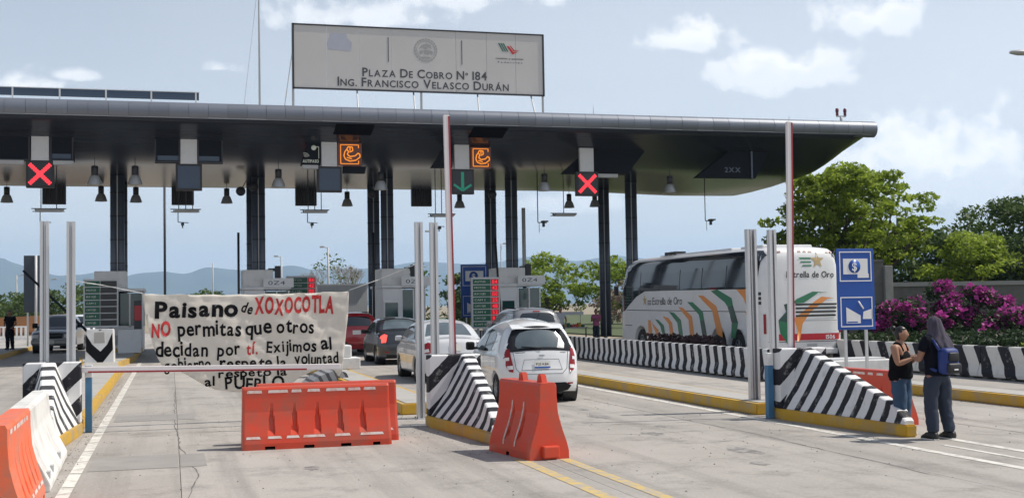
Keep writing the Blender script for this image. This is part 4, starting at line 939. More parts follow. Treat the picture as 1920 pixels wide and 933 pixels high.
# left booth seen only in part at the picture's left edge
t = thing('toll_booth', 'dark shaded booth cut off by the left edge of the picture', 'booth', (-9.6, 58, .0)); b = MB(); b.box(-2, .3, 0, 3, 0, 2.6, bev=.03); b.build('wall', M['grey'], t); b = MB(); b.box(-2, .38, -.1, 3.1, 2.6, 2.8); b.build('roof', M['rod'], t); b = MB(); b.box(-1.4, .2, -.02, 0, 1.1, 2.2); b.build('window', M['boothglass'], t)
b = MB()
for k in range(12): b.box(-1.2+k*.16, -1.16+k*.16, -1.6, -1.56, 0, 1.05)
b.box(-1.3, .7, -1.6, -1.56, 1.02, 1.07); b.build('railing', M['rod'], t)
t = thing('sign_back', 'tall dark sign back on posts behind the left steel posts', 'sign', (-7.35, 73, 0)); b = MB(); b.box(-.6, .6, 0, .08, 1.9, 5.1); b.build('panel', mat('sign_back_grey', (.055, .07, .09), .5), t); b = MB(); b.tube((.05, -.05, 0), (.05, -.05, 5.1), .07).tube((-.4, .14, 0), (-.4, .14, 3), .05); b.build('post', M['lightgrey'], t)

# ------------------------------------------------------------ tariff boards
def tariff(label, x0, x1, z0, z1, y, rows, lit, split):
    t = thing('tariff_board', label, 'sign', (x0, y, 0), 0, 'tariff boards'); w = x1-x0
    b = MB(); b.box(-.06, w+.06, .0, .18, z0-.06, z1+.06); b.build('case', M['lightgrey'], t)
    h = (z1-z0)/rows
    words = ['AUTOS', 'MOTOS', 'BUS 2 EJES', 'CAM 2', 'CAM 3 EJES', 'CAM 4', 'CAM 5 EJES', 'CAM 6', 'EJE EX']
    for k in range(rows):
        za = z1-(k+1)*h+.02; b = MB(); b.box(.0, w*split-.02, -.02, -.001, za, za+h-.04); b.build('name_row', M['green'], t)
        s = words[k % len(words)]; s = ''.join(c for c in s if (.0, c) in GL or c == ' ')
        text_part('lettering', s, M['ledwhite'], t, flat_y(.06, za+h*.28, -.026), w*split*.62, h*.32, .0)
        b = MB(); b.box(w*split+.01, w, -.02, -.001, za, za+h-.04); b.build('digit_row', M['screen'] if not lit else mat('lit_digit_back', (.14, .01, .012), .4, emit=(.5, .01, .02, .35)), t)
        if lit: text_part('lit_digits', ['84', '42', '150', '25', '48', '52', '84', '05', '24'][k % 9].replace('3', '8'), M['ledred'], t, flat_y(w*split+.05, za+h*.12, -.026), w*(1-split)-.1, h*.62, .022)
    b = MB(); b.tube((w*.2, .1, .2), (w*.2, .1, z0-.06), .05).tube((w*.8, .1, .2), (w*.8, .1, z0-.06), .05); b.build('leg', M['grey'], t)
    return t
tariff('tariff board with green rows and unlit dark digits at the left booth', -3.32, -2.10, 1.30, 3.14, 51.6, 7, False, .48)
tariff('green tariff board with two lit red rows peeking above the banner', 5.02, 6.22, 1.5, 3.26, 54.6, 7, True, .74)
tariff('green tariff board with a full column of red digits beside the blue sign', 12.27, 13.38, .95, 3.0, 49.6, 8, True, .70)

# ------------------------------------------------------------ blue service signs
def blue_sign(label, x0, x1, z0, z1, y, posts, rz=0.):
    t = thing('service_sign', label, 'sign', (x0, y, 0), rz, 'blue roadside service signs'); w = x1-x0; h = z1-z0
    b = MB(); b.box(0, w, 0, .03, z0, z1, bev=.005); b.build('panel', M['blue'], t)
    def ring(xa, xb, za, zb, wd=.022):
        q = MB(); 
        for (a, b_, c, d) in ((xa, xb, za, za+wd), (xa, xb, zb-wd, zb), (xa, xa+wd, za+wd, zb-wd), (xb-wd, xb, za+wd, zb-wd)): q.box(a, b_, -.006, -.001, c, d)
        q.build('border', M['whiteclean'], t)
    hs = h*.37
    for top in (z1-h*.035, z0+h*.035+hs):
        ring(w*.07, w*.93, top-hs, top)
    zc = z1-h*.035-hs/2; b = MB(); b.prism([(w*.17, zc-hs*.26), (w*.83, zc-hs*.26), (w*.83, zc+hs*.26), (w*.17, zc+hs*.26)], -.006, -.001, 'XZ'); b.box(w*.55, w*.85, -.008, -.001, zc-hs*.38, zc-hs*.24); b.build('banknote_symbol', M['whiteclean'], t)
    b = MB(); b.lathe([(0, -.012), (w*.16, -.012), (w*.16, -.006)], (w*.47, 0, zc), 'Y', 24); b.build('coin_disc', M['blue'], t)
    text_part('lettering', '$', M['whiteclean'], t, flat_y(w*.47-w*.065, zc-hs*.14, -.014), w*.13, hs*.28, .022)
    zb = z0+h*.035; b = MB(); b.prism([(w*.22, zb+hs*.12), (w*.60, zb+hs*.12), (w*.60, zb+hs*.38), (w*.22, zb+hs*.66)], -.006, -.001, 'XZ'); b.prism([(w*.66, zb+hs*.26), (w*.92, zb+hs*.26), (w*.92, zb+hs*.6), (w*.68, zb+hs*.5)], -.006, -.001, 'XZ')
    b.tube((w*.55, -.006, zb+hs*.85), (w*.68, -.006, zb+hs*.6), w*.02, n=6); b.build('toll_window_symbol', M['whiteclean'], t)
    b = MB(); b.box(w*.24, w*.52, -.009, -.003, zb+hs*.14, zb+hs*.18); b.build('symbol_bar', M['blue'], t)  # blue bar printed across the toll window symbol
    for px in posts: b = MB(); b.box(w*px-.025, w*px+.025, .032, .08, 0, z0+.3); b.build('post', M['galv'], t)
    return t
blue_sign('tall blue sign with a banknote and a toll window symbol, in front of the bus', 13.10, 13.96, 1.26, 2.92, 22.0, (.22, .78))
blue_sign('blue sign with banknote and toll window symbols partly behind the red digit board', 13.50, 14.86, 1.30, 3.86, 57.0, (.2, .8))

t = thing('raised_arm', 'dark diagonal arm raised behind the two left steel posts', 'boom gate', (-2.9, 48, 0)); b = MB(); b.box(-.12, .12, -.15, .15, 0, 1.1, bev=.02); b.build('cabinet', M['grey'], t); b = MB(); b.tube((0, 0, 1.05), (-2.35, 0, 3.45), .05, .04, n=8); b.build('arm', M['matteblack'], t)
# ------------------------------------------------------------ vehicles: bodies inflated from a side profile
def smooth_poly(pts, n=4):
    out = []; P = [pts[0]]+list(pts)+[pts[-1]]
    for i in range(1, len(P)-2):
        p0, p1, p2, p3 = [Vector(p) for p in P[i-1:i+3]]
        for k in range(n):
            t = k/n; out.append(tuple(.5*((2*p1)+(-p0+p2)*t+(2*p0-5*p1+4*p2-p3)*t*t+(-p0+3*p1-3*p2+p3)*t**3)))
    out.append(tuple(pts[-1])); return out
class Car:
    """profile in (y, z), y forward, centre at 0; rear/roof/front are polylines in order"""
    def __init__(s, rear, roof, front, wheels, rw, zb, halfw, r=.14, taper=(.10, .55, .12, .6), tumble=(.85, .20, 1.5), crown=.05):
        s.r = r; s.halfw = halfw; s.taper = taper; s.tumble = tumble; s.crown = crown; s.wheels = wheels; s.rw = rw; s.zb = zb
        s.rear = smooth_poly(rear); s.roof = smooth_poly(roof); s.front = smooth_poly(front)
        s.top = s.rear+s.roof[1:]+s.front[1:]
        bot = []; ra = rw*1.17
        for wy in sorted(wheels, reverse=True):
            a0 = math.asin(max(-1, min(1, (zb-rw)/ra)))
            for i in range(17):
                a = a0+(math.pi-2*a0)*i/16; bot.append((wy+ra*math.cos(a), rw+ra*math.sin(a)))
        s.bot = bot
        s.y0 = min(p[0] for p in s.top); s.y1 = max(p[0] for p in s.top)
        s.segs = list(zip(s.top, s.top[1:]))
    def wmax(s, y, z):
        ta, la, tb, lb = s.taper; w = s.halfw
        if y < s.y0+la: w -= ta*((s.y0+la-y)/la)**2
        if y > s.y1-lb: w -= tb*((y-(s.y1-lb))/lb)**2
        zb, k, ex = s.tumble
        if z > zb: w -= k*((z-zb)/.6)**ex
        if z < .45: w -= .05*((.45-z)/.3)**2
        w += .012*math.exp(-((z-.66)/.05)**2)
        return w
    def dist(s, y, z):
        d = 9
        for (a, b) in s.segs:
            dx, dz = b[0]-a[0], b[1]-a[1]; l = dx*dx+dz*dz+1e-12; t = max(0, min(1, ((y-a[0])*dx+(z-a[1])*dz)/l))
            q = math.hypot(y-a[0]-t*dx, z-a[1]-t*dz)
            if q < d: d = q
        return d
    def W(s, y, z, full=False):
        w = s.wmax(y, z); d = s.dist(y, z)
        if d < s.r: w -= s.r*(1-math.sqrt(max(0, 1-(1-d/s.r)**2)))
        return w
    def body(s, m, parent, name='body'):
        poly = s.top+s.bot; bm = bmesh.new(); vs = [bm.verts.new((0, y, z)) for y, z in poly]; f = bm.faces.new(vs)
        for th in (.01, .025, .035, .05):
            bmesh.ops.inset_region(bm, faces=[f], thickness=th, use_even_offset=True)
        for ax, lo, hi, st in ((1, s.y0, s.y1, .12), (2, 0, 3.6, .07 if s.halfw < 1.1 else .12)):
            q = lo+st
            while q < hi:
                co = Vector((0, q, 0)) if ax == 1 else Vector((0, 0, q)); no = Vector((0, 1, 0)) if ax == 1 else Vector((0, 0, 1))
                bmesh.ops.bisect_plane(bm, geom=bm.verts[:]+bm.edges[:]+bm.faces[:], plane_co=co, plane_no=no); q += st
        bmesh.ops.remove_doubles(bm, verts=bm.verts, dist=.002)
        base = [(v.co.y, v.co.z) for v in bm.verts]; bm.verts.index_update(); F = [[v.index for v in q.verts] for q in bm.faces]
        be = [(e.verts[0].index, e.verts[1].index) for e in bm.edges if len(e.link_faces) == 1]; bm.free()
        W_ = [s.W(y, z) for y, z in base]
        V = [(W_[i], y, z) for i, (y, z) in enumerate(base)]+[(-W_[i], y, z) for i, (y, z) in enumerate(base)]; n = len(base)
        FF = F+[[n+i for i in q[::-1]] for q in F]
        # centre strip across the outline, crowned outwards
        NS = 8; idx = {}
        cy = sum(p[0] for p in poly)/len(poly)
        def strip(i):
            if i in idx: return idx[i]
            y, z = base[i]; nrm = s.normal(y, z); c = s.crown if z > s.zb+.02 else 0; row = [i]
            for k in range(1, NS):
                fr = 1-2*k/NS; o = c*(1-fr*fr); V.append((W_[i]*fr, y+nrm[0]*o, z+nrm[1]*o)); row.append(len(V)-1)
            row.append(n+i); idx[i] = row; return row
        for a, b in be:
            ra, rb = strip(a), strip(b)
            for k in range(NS): FF.append([ra[k], rb[k], rb[k+1], ra[k+1]])
        me = bpy.data.meshes.new(name); me.from_pydata(V, [], FF); me.update()
        b2 = bmesh.new(); b2.from_mesh(me); bmesh.ops.recalc_face_normals(b2, faces=b2.faces); b2.to_mesh(me); b2.free()
        me.polygons.foreach_set('use_smooth', [True]*len(me.polygons)); me.materials.append(m)
        o = bpy.data.objects.new(name, me); COL.objects.link(o); o.parent = parent; return o
    def normal(s, y, z):
        d = 9; nn = (0, 1)
        for (a, b) in s.segs:
            dx, dz = b[0]-a[0], b[1]-a[1]; l = dx*dx+dz*dz+1e-12; t = max(0, min(1, ((y-a[0])*dx+(z-a[1])*dz)/l))
            q = math.hypot(y-a[0]-t*dx, z-a[1]-t*dz)
            if q < d-1e-6: d = q; L_ = math.sqrt(l); nn = (-dz/L_, dx/L_)
        # the profile runs rear -> roof -> front, outward normal is to the left of travel
        return nn
    def yend(s, z, rear=True):
        P = s.rear if rear else s.front; best = None
        for a, b in zip(P, P[1:]):
            if min(a[1], b[1]) <= z <= max(a[1], b[1]):
                t = (z-a[1])/((b[1]-a[1]) or 1e-9); return a[0]+(b[0]-a[0])*t
        return min(P, key=lambda p: abs(p[1]-z))[0]
    def zroof(s, y):
        for a, b in zip(s.roof, s.roof[1:]):
            if a[0] <= y <= b[0]: t = (y-a[0])/((b[0]-a[0]) or 1e-9); return a[1]+(b[1]-a[1])*t
        return s.roof[0][1]
    def end_pt(s, u, z, off, rear=True):
        y = s.yend(z, rear); w = s.wmax(y, z)-s.r; sg = -1 if rear else 1; nrm = s.normal(y, z)
        if abs(u) <= w:
            c = s.crown*(1-(u/w)**2)+off; return Vector((u, y+nrm[0]*c, z+nrm[1]*c))
        a = min(math.pi/2*1.0, (abs(u)-w)/s.r); e = max(0, abs(u)-w-s.r*math.pi/2)
        x = w+(s.r+off)*math.sin(a); k = -s.r*(1-math.cos(a))+off*math.cos(a)-e
        return Vector((math.copysign(x, u), y+nrm[0]*k, z+nrm[1]*k))
    def _patch(s, name, poly, m, parent, fn, step=.06, th=.0):
        bm = bmesh.new(); bm.faces.new([bm.verts.new((p[0], p[1], 0)) for p in poly])
        for ax in (0, 1):
            lo = min(p[ax] for p in poly); hi = max(p[ax] for p in poly); q = math.floor(lo/step)*step+step
            while q < hi:
                co = Vector((q, 0, 0)) if ax == 0 else Vector((0, q, 0)); no = Vector((1, 0, 0)) if ax == 0 else Vector((0, 1, 0))
                bmesh.ops.bisect_plane(bm, geom=bm.verts[:]+bm.edges[:]+bm.faces[:], plane_co=co, plane_no=no); q += step
        for v in bm.verts: v.co = fn(v.co.x, v.co.y)
        bmesh.ops.recalc_face_normals(bm, faces=bm.faces)
        me = bpy.data.meshes.new(name); bm.to_mesh(me); bm.free(); me.polygons.foreach_set('use_smooth', [True]*len(me.polygons)); me.materials.append(m)
        o = bpy.data.objects.new(name, me); COL.objects.link(o); o.parent = parent
        if th: md = o.modifiers.new('t', 'SOLIDIFY'); md.thickness = th; md.offset = 0
        return o
    def side(s, name, poly, m, parent, sgn=-1, off=.006, step=.06, th=0.):
        return s._patch(name, poly, m, parent, lambda y, z: Vector((sgn*(s.W(y, z)+off), y, z)), step, th)
    def end(s, name, poly, m, parent, off=.006, rear=True, step=.05, th=0.):
        return s._patch(name, poly, m, parent, lambda u, z: s.end_pt(u, z, off, rear), step, th)
    def wheel(s, parent, x, y, rw=None, w=.19):
        rw = rw or s.rw; sg = math.copysign(1, x)
        b = MB(); b.lathe([(rw*.62, -w/2), (rw*.92, -w/2), (rw*.985, -w/2+.02), (rw, -w/4), (rw, w/4), (rw*.985, w/2-.02), (rw*.92, w/2), (rw*.62, w/2), (rw*.62, -w/2)], (x, y, rw), 'X', 32); t = b.build('wheel', M['tyre'], parent)
        b = MB(); xo = x+sg*w*.40
        b.lathe([(rw*.62, 0), (rw*.56, sg*.012), (rw*.53, -sg*.02)], (xo, y, rw), 'X', 32); b.lathe([(0, -sg*.0), (rw*.12, sg*.0), (rw*.14, -sg*.03)], (xo, y, rw), 'X', 12)
        for k in range(8):
            a = 2*math.pi*k/8; d = Vector((0, math.cos(a), math.sin(a))); b.tube(Vector((xo-sg*.015, y, rw))+d*rw*.10, Vector((xo-sg*.018, y, rw))+d*rw*.57, rw*.06, rw*.045, n=6)
        b.build('rim', M['rim'], t); b = MB(); b.lathe([(0, -sg*.06), (rw*.6, -sg*.06)], (xo, y, rw), 'X', 24); b.build('brake_disc', M['black'], t)
    def under(s, parent, zt=None):
        b = MB(); b.box(-s.halfw+.22, s.halfw-.22, s.y0+.2, s.y1-.2, s.zb-.02, s.rw*2.3); b.build('underbody', M['black'], parent)
        for wy in s.wheels:
            for sg in (-1, 1): b = MB(); b.lathe([(s.rw*1.19, 0), (s.rw*1.19, -sg*.28)], (sg*(s.halfw-.03), wy, s.rw), 'X', 24); b.build('wheel_arch_liner', M['black'], parent)
def paint(name, col, rough=.28, metal=0.): return mat(name, col, rough, metal, var=.03, coat=.9, dirt=tuple(v*.75+.03 for v in col), dscale=1.4, damt=.3)
M['busglass'] = mat('coach_dark_glass', (.022, .027, .034), .05, spec=.7, var=.5, vscale=.8)
M['pwhite'] = paint('white_car_paint', (.74, .75, .76)); M['psilver'] = paint('silver_white_car_paint', (.62, .63, .65), .3, .1)
M['pdark'] = paint('dark_grey_car_paint', (.022, .024, .030)); M['pred'] = paint('red_car_paint', (.36, .012, .018)); M['pgrey'] = paint('grey_pickup_paint', (.17, .18, .20))
def seam(c, poly, parent, sgn=-1, w=.008, end=False):
    for a, b in zip(poly, poly[1:]):
        d = Vector((b[0]-a[0], b[1]-a[1])); n = Vector((-d.y, d.x)).normalized()*w/2; q = [(a[0]-n.x, a[1]-n.y), (b[0]-n.x, b[1]-n.y), (b[0]+n.x, b[1]+n.y), (a[0]+n.x, a[1]+n.y)]
        (c.end if end else c.side)('panel_gap', q, M['rubber'], parent, **({} if end else {'sgn': sgn}), off=.003)

def hatchback():
    t = thing('parked_car', 'white small hatchback seen from behind, between the two striped wedges', 'car', (6.92, 24.0, 0), R(-3.0), 'cars queueing at the toll')
    c = Car([(-1.72, .22), (-1.79, .34), (-1.80, .55), (-1.76, .72), (-1.70, .98), (-1.60, 1.16), (-1.40, 1.43), (-1.34, 1.475)],
            [(-1.34, 1.475), (-1.0, 1.52), (-.4, 1.55), (.1, 1.53), (.55, 1.42), (1.05, 1.10), (1.2, .98), (1.6, .90), (1.75, .80)],
            [(1.75, .80), (1.82, .6), (1.82, .4), (1.76, .22)], (1.15, -1.22), .285, .20, .80, r=.17, taper=(.11, .55, .2, .7), tumble=(.88, .24, 1.25), crown=.07)
    c.body(M['pwhite'], t); c.under(t)
    for sg in (-1, 1):
        for wy in c.wheels: c.wheel(t, sg*(.70), wy)
    # rear window: dark surround, glass, wiper
    c.end('rear_window_surround', [(-.60, .985), (.60, .985), (.66, 1.10), (.60, 1.25), (.50, 1.40), (.3, 1.43), (-.3, 1.43), (-.50, 1.40), (-.60, 1.25), (-.66, 1.10)], M['matteblack'], t, .005)
    g_ = c.end('rear_window', [(-.45, 1.035), (.45, 1.035), (.49, 1.10), (.45, 1.24), (.36, 1.325), (.2, 1.35), (-.2, 1.35), (-.36, 1.325), (-.45, 1.24), (-.49, 1.10)], M['glasslit'], t, .009)
    0 and c.end('cabin_glimpse', [(-.42, 1.03), (-.15, 1.03), (-.14, 1.12), (-.20, 1.18), (-.30, 1.2), (-.38, 1.14)], mat('seat_glimpse', (.26, .22, .20), .3, spec=.7), t, .010)
    c.end('cabin_glimpse', [(.32, 1.03), (.47, 1.03), (.49, 1.12), (.44, 1.22), (.40, 1.22), (.36, 1.12)], mat('light_glimpse', (.5, .5, .49), .3, spec=.7), t, .010)  # pale patch on the glass, painted light seen through the cabin
    b = MB(); p0 = c.end_pt(0.02, 1.02, .03); p1 = c.end_pt(-.38, 1.06, .025); b.tube(p0, p1, .008, n=6); b.lathe([(0, 0), (.03, .0), (.03, .03), (0, .04)], c.end_pt(.02, 1.0, .0), 'Y', 10); b.build('wiper', M['rubber'], t)
    for sg in (-1, 1):
        tl = c.end('tail_light', [(sg*a, b_) for a, b_ in [(.60, 1.05), (.69, 1.07), (.77, 1.02), (.78, .90), (.71, .76), (.63, .62), (.56, .60), (.55, .70), (.585, .88)]], M['redlens'], t, .012)
        for (za, zb_) in ((.83, .89), (.66, .73)):
            q = c.end('reflector', [(sg*a, b_) for a, b_ in [(.62-.06*(za < .8), za), (.72-.06*(za < .8), za), (.73-.06*(za < .8), zb_), (.62-.06*(za < .8), zb_)]], M['clearlens'], tl, .016)
        c.end('bumper_reflector', [(sg*a, b_) for a, b_ in [(.50, .36), (.62, .36), (.62, .39), (.50, .39)]], M['redlens'], t, .008)
    c.end('bumper_insert', [(-.52, .24), (.52, .24), (.58, .33), (.46, .40), (-.46, .40), (-.58, .33)], M['rubber'], t, .006)
    # hatch recess for the plate and plate
    seam(c, [(-.54, .98), (-.50, .66), (-.40, .56), (.40, .56), (.50, .66), (.54, .98)], t, end=True)
    seam(c, [(-.34, .83), (.34, .83), (.40, .63), (-.40, .63), (-.34, .83)], t, end=True, w=.006)
    pl = c.end('number_plate', [(-.155, .655), (.155, .655), (.155, .80), (-.155, .80)], M['plate'], t, .014, step=.2)
    c.end('plate_band', [(-.155, .655), (.155, .655), (.155, .685), (-.155, .685)], M['blue'], pl, .017, step=.2)
    text_part('plate_digits', 'P25 K84', M['ink'], pl, lambda u, v: c.end_pt(-.12+u, .71+v, .018), .24, .055, .0)
    c.end('badge', [(-.07, .895), (-.03, .91), (.03, .91), (.07, .895), (.03, .88), (-.03, .88)], M['rim'], t, .012)
    c.end('trim_print', [(-.5, .955), (-.32, .955), (-.32, .965), (-.5, .965)], M['serifink'], t, .008); c.end('trim_print', [(.38, .955), (.5, .955), (.5, .965), (.38, .965)], M['serifink'], t, .008)
    # brake light strip and spoiler
    b = MB(); b.prism([(-1.52, 1.42), (-1.32, 1.50), (-1.1, 1.53), (-1.25, 1.46)], -.52, .52, 'YZ', bev=.008); b.build('spoiler', M['pwhite'], t)
    for sg in (-1, 1):
        c.side('side_window', [(.62, .98), (.60, 1.05), (.40, 1.24), (.20, 1.36), (-.05, 1.40), (-.06, .97)], M['glasslit'], t, sg)
        c.side('side_window', [(-.12, .97), (-.11, 1.40), (-.45, 1.39), (-.78, 1.30), (-.82, 1.16), (-.74, .99)], M['glass'], t, sg)
        c.side('quarter_window', [(.98, .96), (.72, 1.14), (.69, .98)], M['glass'], t, sg)
        c.side('window_pillar', [(-.06, .97), (-.05, 1.41), (-.115, 1.41), (-.125, .97)], M['rubber'], t, sg, .007)
        seam(c, [(.80, .95), (.78, .5), (.66, .28)], t, sg); seam(c, [(-.10, .96), (-.12, .45), (-.14, .28)], t, sg); seam(c, [(-.86, 1.0), (-.80, .75), (-.84, .62)], t, sg); seam(c, [(.78, .27), (-.78, .27)], t, sg)
        b = MB(); b.box(sg*.80-.012, sg*.80+.012, -.02, .12, .86, .885, bev=.006); b.build('door_handle', M['pwhite'], t)
        b = MB(); b.box(sg*.80-.04, sg*.80+.04, .66, .74, .98, 1.02).box(min(sg*.82, sg*1.0), max(sg*.82, sg*1.0), .66, .78, .96, 1.13, bev=.035); b.build('mirror', M['rubber'], t)
    c.side('arch_dirt', [(-1.0, .3), (-.4, .28), (-.4, .34), (-1.0, .4)], M['pwhite'], t, -1, .002)
    b = MB(); b.tube((.1, -1.0, 1.54), (.1, -1.25, 1.72), .006, n=6); b.build('aerial', M['rubber'], t)
    return t
hatchback()

def sedan(label, loc, rz, body, dark=False, glass='glass'):
    t = thing('parked_car', label, 'car', loc, rz, 'cars queueing at the toll')
    c = Car([(-2.08, .24), (-2.14, .38), (-2.15, .60), (-2.10, .80), (-2.04, .98), (-1.96, 1.03)],
            [(-1.96, 1.03), (-1.6, 1.06), (-1.38, 1.10), (-.95, 1.36), (-.6, 1.46), (-.1, 1.49), (.3, 1.45), (.7, 1.28), (1.1, 1.03), (1.3, .96), (1.8, .88), (2.0, .78)],
            [(2.0, .78), (2.09, .6), (2.09, .4), (2.02, .24)], (1.28, -1.24), .30, .22, .855, r=.15, taper=(.10, .5, .18, .7), tumble=(.98, .22, 1.2), crown=.05)
    c.body(body, t); c.under(t)
    for sg in (-1, 1):
        for wy in c.wheels: c.wheel(t, sg*.74, wy)
        c.end('tail_light', [(sg*a, b_) for a, b_ in [(.56, .96), (.66, .995), (.80, .95), (.95, .80), (.80, .74), (.62, .73)]], M['brake'] if dark else M['redlens'], t, .010)
        c.end('bumper_reflector', [(sg*a, b_) for a, b_ in [(.52, .40), (.66, .40), (.66, .44), (.52, .44)]], M['redlens'], t, .008)
        if not dark: c.end('reversing_light', [(sg*a, b_) for a, b_ in [(.64, .76), (.80, .76), (.80, .83), (.66, .84)]], M['clearlens'], t, .013)
        c.side('side_window', [(.80, 1.05), (.55, 1.22), (.25, 1.36), (-.02, 1.40), (-.03, 1.04)], M['glass'], t, sg)
        c.side('side_window', [(-.08, 1.04), (-.07, 1.40), (-.45, 1.385), (-.80, 1.28), (-1.12, 1.10), (-1.10, 1.06)], M['glass'], t, sg)
        seam(c, [(-.05, 1.04), (-.07, .5), (-.1, .28)], t, sg); seam(c, [(.92, 1.02), (.90, .6), (.72, .30)], t, sg); seam(c, [(-.9, 1.03), (-.84, .8), (-.92, .62)], t, sg); seam(c, [(.9, .96), (-1.9, .98)], t, sg, .006)
        b = MB(); b.box(sg*.855-.012, sg*.855+.012, -.0, .14, .88, .905, bev=.006).box(sg*.855-.012, sg*.855+.012, -.9, -.76, .89, .915, bev=.006); b.build('door_handle', body, t)
        b = MB(); b.box(min(sg*.84, sg*1.02), max(sg*.84, sg*1.02), .70, .80, .98, 1.12, bev=.035); b.build('mirror', body if not dark else M['rubber'], t)
    # rear screen laid on the sloping part of the roofline
    def rs(u, yy): z = c.zroof(yy); w = c.wmax(yy, z)-c.r; k = c.crown*(1-(u/w)**2) if abs(u) < w else 0; n = c.normal(yy, z); return Vector((u, yy+n[0]*(k+.008), z+n[1]*(k+.008)))
    c._patch('rear_window', [(-.60, -1.34), (.60, -1.34), (.52, -1.05), (.46, -.86), (.0, -.80), (-.46, -.86), (-.52, -1.05)], M[glass], t, rs, .08)
    def ws(u, yy): z = c.zroof(yy); w = c.wmax(yy, z)-c.r; k = c.crown*(1-(u/w)**2) if abs(u) < w else 0; n = c.normal(yy, z); return Vector((u, yy+n[0]*(k+.008), z+n[1]*(k+.008)))
    c._patch('windscreen', [(-.48, .42), (.48, .42), (.60, 1.04), (-.60, 1.04)], M['glass'], t, ws, .08)
    seam(c, [(-.56, .99), (-.60, .7), (.60, .7), (.56, .99)], t, end=True)
    c.end('number_plate', [(-.155, .76), (.155, .76), (.155, .90), (-.155, .90)], M['plate'], t, .012, step=.2)
    c.end('bumper_insert', [(-.6, .26), (.6, .26), (.6, .34), (-.6, .34)], M['rubber'], t, .006)
    c.end('badge', [(-.06, .94), (.06, .94), (.04, .965), (-.04, .965)], M['rim'], t, .012)
    return t
sedan('silver white saloon seen between the twin middle posts, behind the white hatchback', (6.78, 31.3, 0), R(-1), M['psilver'], glass='glasslit')
sedan('dark grey car with a lit brake lamp, behind the silver white saloon', (7.35, 41.0, 0), R(-1), M['pdark'], True, glass='glasslit')

def suv(label, loc, rz, body, roofm=None, L_=4.5, h=1.74, plate=True, front=False):
    t = thing('parked_car', label, 'car', loc, rz, 'cars queueing at the toll'); a = L_/2; k = h/1.74
    c = Car([(-a+.12, .28), (-a+.02, .42), (-a, .65), (-a+.03, .92), (-a+.10, 1.10), (-a+.30, 1.50*k), (-a+.42, 1.66*k)],
            [(-a+.42, 1.66*k), (-a+.8, 1.72*k), (-.3, 1.74*k), (.3, 1.70*k), (.7, 1.52*k), (1.15, 1.18), (1.35, 1.10), (a-.35, 1.02), (a-.12, .90)],
            [(a-.12, .90), (a-.02, .68), (a, .45), (a-.08, .28)], (a-.85, -a+.85), .34, .26, .90, r=.15, taper=(.08, .5, .14, .6), tumble=(1.05, .18, 1.2), crown=.05)
    c.body(body, t); c.under(t)
    for sg in (-1, 1):
        for wy in c.wheels: c.wheel(t, sg*.78, wy)
        c.end('tail_light', [(sg*x, z) for x, z in [(.70, 1.20), (.86, 1.22), (.98, 1.1), (.98, .95), (.80, .93), (.70, .98)]], M['redlens'], t, .010)
        c.side('side_window', [(1.0, 1.14), (.6, 1.42*k), (.3, 1.56*k), (-.05, 1.58*k), (-.05, 1.12)], M['glass'], t, sg)
        c.side('side_window', [(-.11, 1.12), (-.11, 1.58*k), (-.9, 1.57*k), (-1.0, 1.13)], M['glass'], t, sg)
        c.side('quarter_window', [(-1.08, 1.13), (-.98, 1.56*k), (-a+.62, 1.50*k), (-a+.45, 1.18)], M['glass'], t, sg)
        c.end('head_lamp', [(sg*x, z) for x, z in [(.48, .70), (.74, .72), (.88, .80), (.80, .86), (.5, .82)]], M['clearlens'], t, .010, rear=False)
        b = MB(); b.box(min(sg*.88, sg*1.08), max(sg*.88, sg*1.08), .78, .88, 1.1, 1.28, bev=.035); b.build('mirror', body, t)
        seam(c, [(-.08, 1.1), (-.10, .5), (-.12, .32)], t, sg)
    c.end('rear_window', [(-.62, 1.13), (.62, 1.13), (.58, 1.5*k), (.5, 1.57*k), (-.5, 1.57*k), (-.58, 1.5*k)], M['glass'], t, .008)
    def ws(u, yy): z = c.zroof(yy); w = c.wmax(yy, z)-c.r; kk = c.crown*(1-(u/w)**2) if abs(u) < w else 0; n = c.normal(yy, z); return Vector((u, yy+n[0]*(kk+.008), z+n[1]*(kk+.008)))
    c._patch('windscreen', [(-.56, .50), (.56, .50), (.68, 1.1), (-.68, 1.1)], M['glass'], t, ws, .08)
    c.end('high_brake_lamp', [(-.12, 1.60*k), (.12, 1.60*k), (.12, 1.63*k), (-.12, 1.63*k)], M['redlens'], t, .012)
    c.end('grille', [(-.42, .6), (.42, .6), (.46, .8), (-.46, .8)], M['rubber'], t, .008, rear=False); c.end('front_bumper_slot', [(-.6, .38), (.6, .38), (.6, .5), (-.6, .5)], M['rubber'], t, .008, rear=False)
    if plate: c.end('number_plate', [(-.16, .82), (.16, .82), (.16, .97), (-.16, .97)], M['plate'], t, .012, step=.2)
    if roofm:
        def rf(u, yy): z = c.zroof(yy); w = c.wmax(yy, z)-c.r; kk = c.crown*(1-(u/w)**2) if abs(u) < w else 0; n = c.normal(yy, z); return Vector((u, yy+n[0]*(kk+.01), z+n[1]*(kk+.01)))
        c._patch('roof_panel', [(-.5, -a+.5), (.5, -a+.5), (.5, .3), (-.5, .3)], roofm, t, rf, .12)
    b = MB()
    for sg in (-1, 1): b.tube((sg*.62, -a+.7, 1.75*k), (sg*.62, .3, 1.77*k), .018, n=8)
    b.build('roof_rail', M['rubber'], t); b = MB(); b.box(-.7, .7, -a-.03, -a+.05, .40, .56, bev=.02); b.build('rear_bumper', M['rubber'], t)
    return t
suv('red sport utility car beside the right end of the banner', (7.0, 49.6, 0), R(0), M['pred'], h=1.66)
suv('grey sport utility car with a dark rear window, behind the white hatchback roof', (11.95, 41.2, 0), R(-1), paint('mid_grey_car_paint', (.20, .21, .23)))
